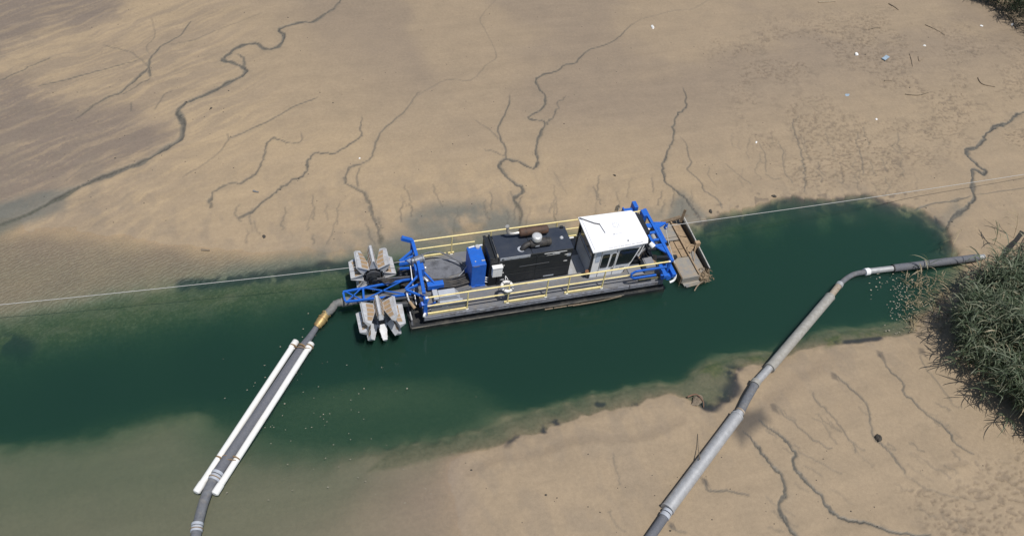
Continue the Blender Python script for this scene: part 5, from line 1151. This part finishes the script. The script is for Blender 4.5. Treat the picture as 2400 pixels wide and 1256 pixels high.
def stick(pts, r_, mt, label, cat='stick', name='stick', grp=None, lift=.03):
    q = []
    for a in pts:
        p = at(a[0], a[1], .15); q.append(Vector((p.x,p.y,max(ground_z(p.x,p.y),0)+(a[2] if len(a) > 2 else lift))))
    base = q[0].copy(); q = [v-base for v in q]; n_ = 4
    sp_ = spline(q, n_); o = MB().tube(sp_, [r_*(1-.55*k/len(sp_)) for k in range(len(sp_))], 7).build(name, mt); o.location = base; return tag(o, label, cat, grp)
stick([(1915,12),(1940,11),(1956,10)], .035, mat('pale_stick',(.42,.35,.25),rough=.9), 'pale stick lying at the top edge of the flat')
stick([(2080,15),(2092,22),(2103,30)], .03, BARK, 'dark stick on the mud near the top edge')
stick([(2130,130),(2134,145),(2137,160)], .022, WOOD, 'thin tan reed piece right of the plastic sheet')
stick([(2165,64),(2190,75),(2213,87)], .022, BARK, 'long dark twig on the mud below the far reeds')
stick([(2028,76),(2045,72),(2062,70)], .02, BARK, 'slender dark twig above the plastic sheet')
stick([(2120,224),(2150,226),(2175,220)], .024, BARK, 'branched brown twig on trampled mud')
stick([(2071,193),(2080,192),(2089,194)], .022, WOOD, 'short pale reed stub below the plastic sheet')
stick([(2150,137),(2153,148),(2165,138)], .02, WOOD, 'bent pale twig next to the thin reed piece')
stick([(2290,186),(2300,200),(2330,207)], .035, WOOD, 'brown weed stem by the upper east rill')
stick([(1633,1090,.48),(1635,1052,.14),(1636,1015,.03)], .018, BARK, 'bare dark stake leaning on the pale grey sleeve', 'stake', 'stake')
stick([(1600,598,.1),(1602,590,.15)], .01, BARK, 'dark twig stub caught beside the cutter head')
stick([(593,447),(600,449),(606,450)], .05, mat('grey_chip',(.2,.2,.2),rough=.8), 'small grey wood chip between two left rills', 'wood chip', 'wood_chip')
stick([(470,580,.0),(480,581,.02),(490,582,.02)], .05, BARK, 'dark waterlogged stick at the left waterline')
lump('mud_clod', 2057,1029, (.17,.12,.10), CLOD, 'black weedy clod on the lower right rill', 'clod', seed=21)
lump('mud_clod', 618,553, (.10,.07,.05), CLOD, 'dark clod near the left waterline', 'clod', seed=22)
lump('mud_clod', 495,257, (.08,.05,.05), CLOD, 'single dark clod on the mud east of the main stream', 'clod', seed=23)
lump('mud_clod', 1440,575-163, (.08,.05,.05), CLOD, 'dark clod on bare mud above the cab', 'clod', seed=24)
lump('mud_clod', 1665,495, (.12,.09,.06), CLOD, 'dark clod above the channel bend behind the cutter head', 'clod', seed=25)
lump('mud_clod', 1815,458, (.13,.08,.06), CLOD, 'dark weed clod on the crest of the cut bank', 'clod', seed=26)
lump('sunken_stump', 1632,940, (.34,.17,.10), BARK, 'brown root stump in the bay of the lower bank', 'stump', seed=27, z=0)
stick([(1612,928,.10),(1632,924,.16),(1648,938,.12),(1651,950,.03)], .035, mat('red_brown_root',(.20,.12,.08),rough=.9), 'thin red brown root lying along the sunken stump', 'root', 'root')
stick([(2398,570,.9),(2370,600,1.0),(2362,640,.6),(2378,668,.2)], .09, BARK, 'bent dead trunk arching at the right edge of the reeds', 'dead trunk', 'dead_trunk')
stick([(2420,560,1.6),(2385,595,1.2),(2360,625,1.0)], .11, BARK, 'thick dark trunk leaning over the dead bent trunk', 'dead trunk', 'dead_trunk')
for px, py, s_, lab_, sd in ((2355,648,(.45,.30,.25),'broad tan boulder among the upper reeds',31),(2383,640,(.38,.28,.22),'pale boulder at the frame edge under the dead trunk',32),(2340,672,(.22,.16,.16),'small white stone below the tan boulder',33),(2390,690,(.3,.2,.2),'tan rock inside the reeds at the right edge',34),(2372,722,(.4,.25,.2),'flat tan rock low among the right reeds',35)):
    lump('boulder', px, py, s_, STONE, lab_, 'rock', seed=sd, z=.5)
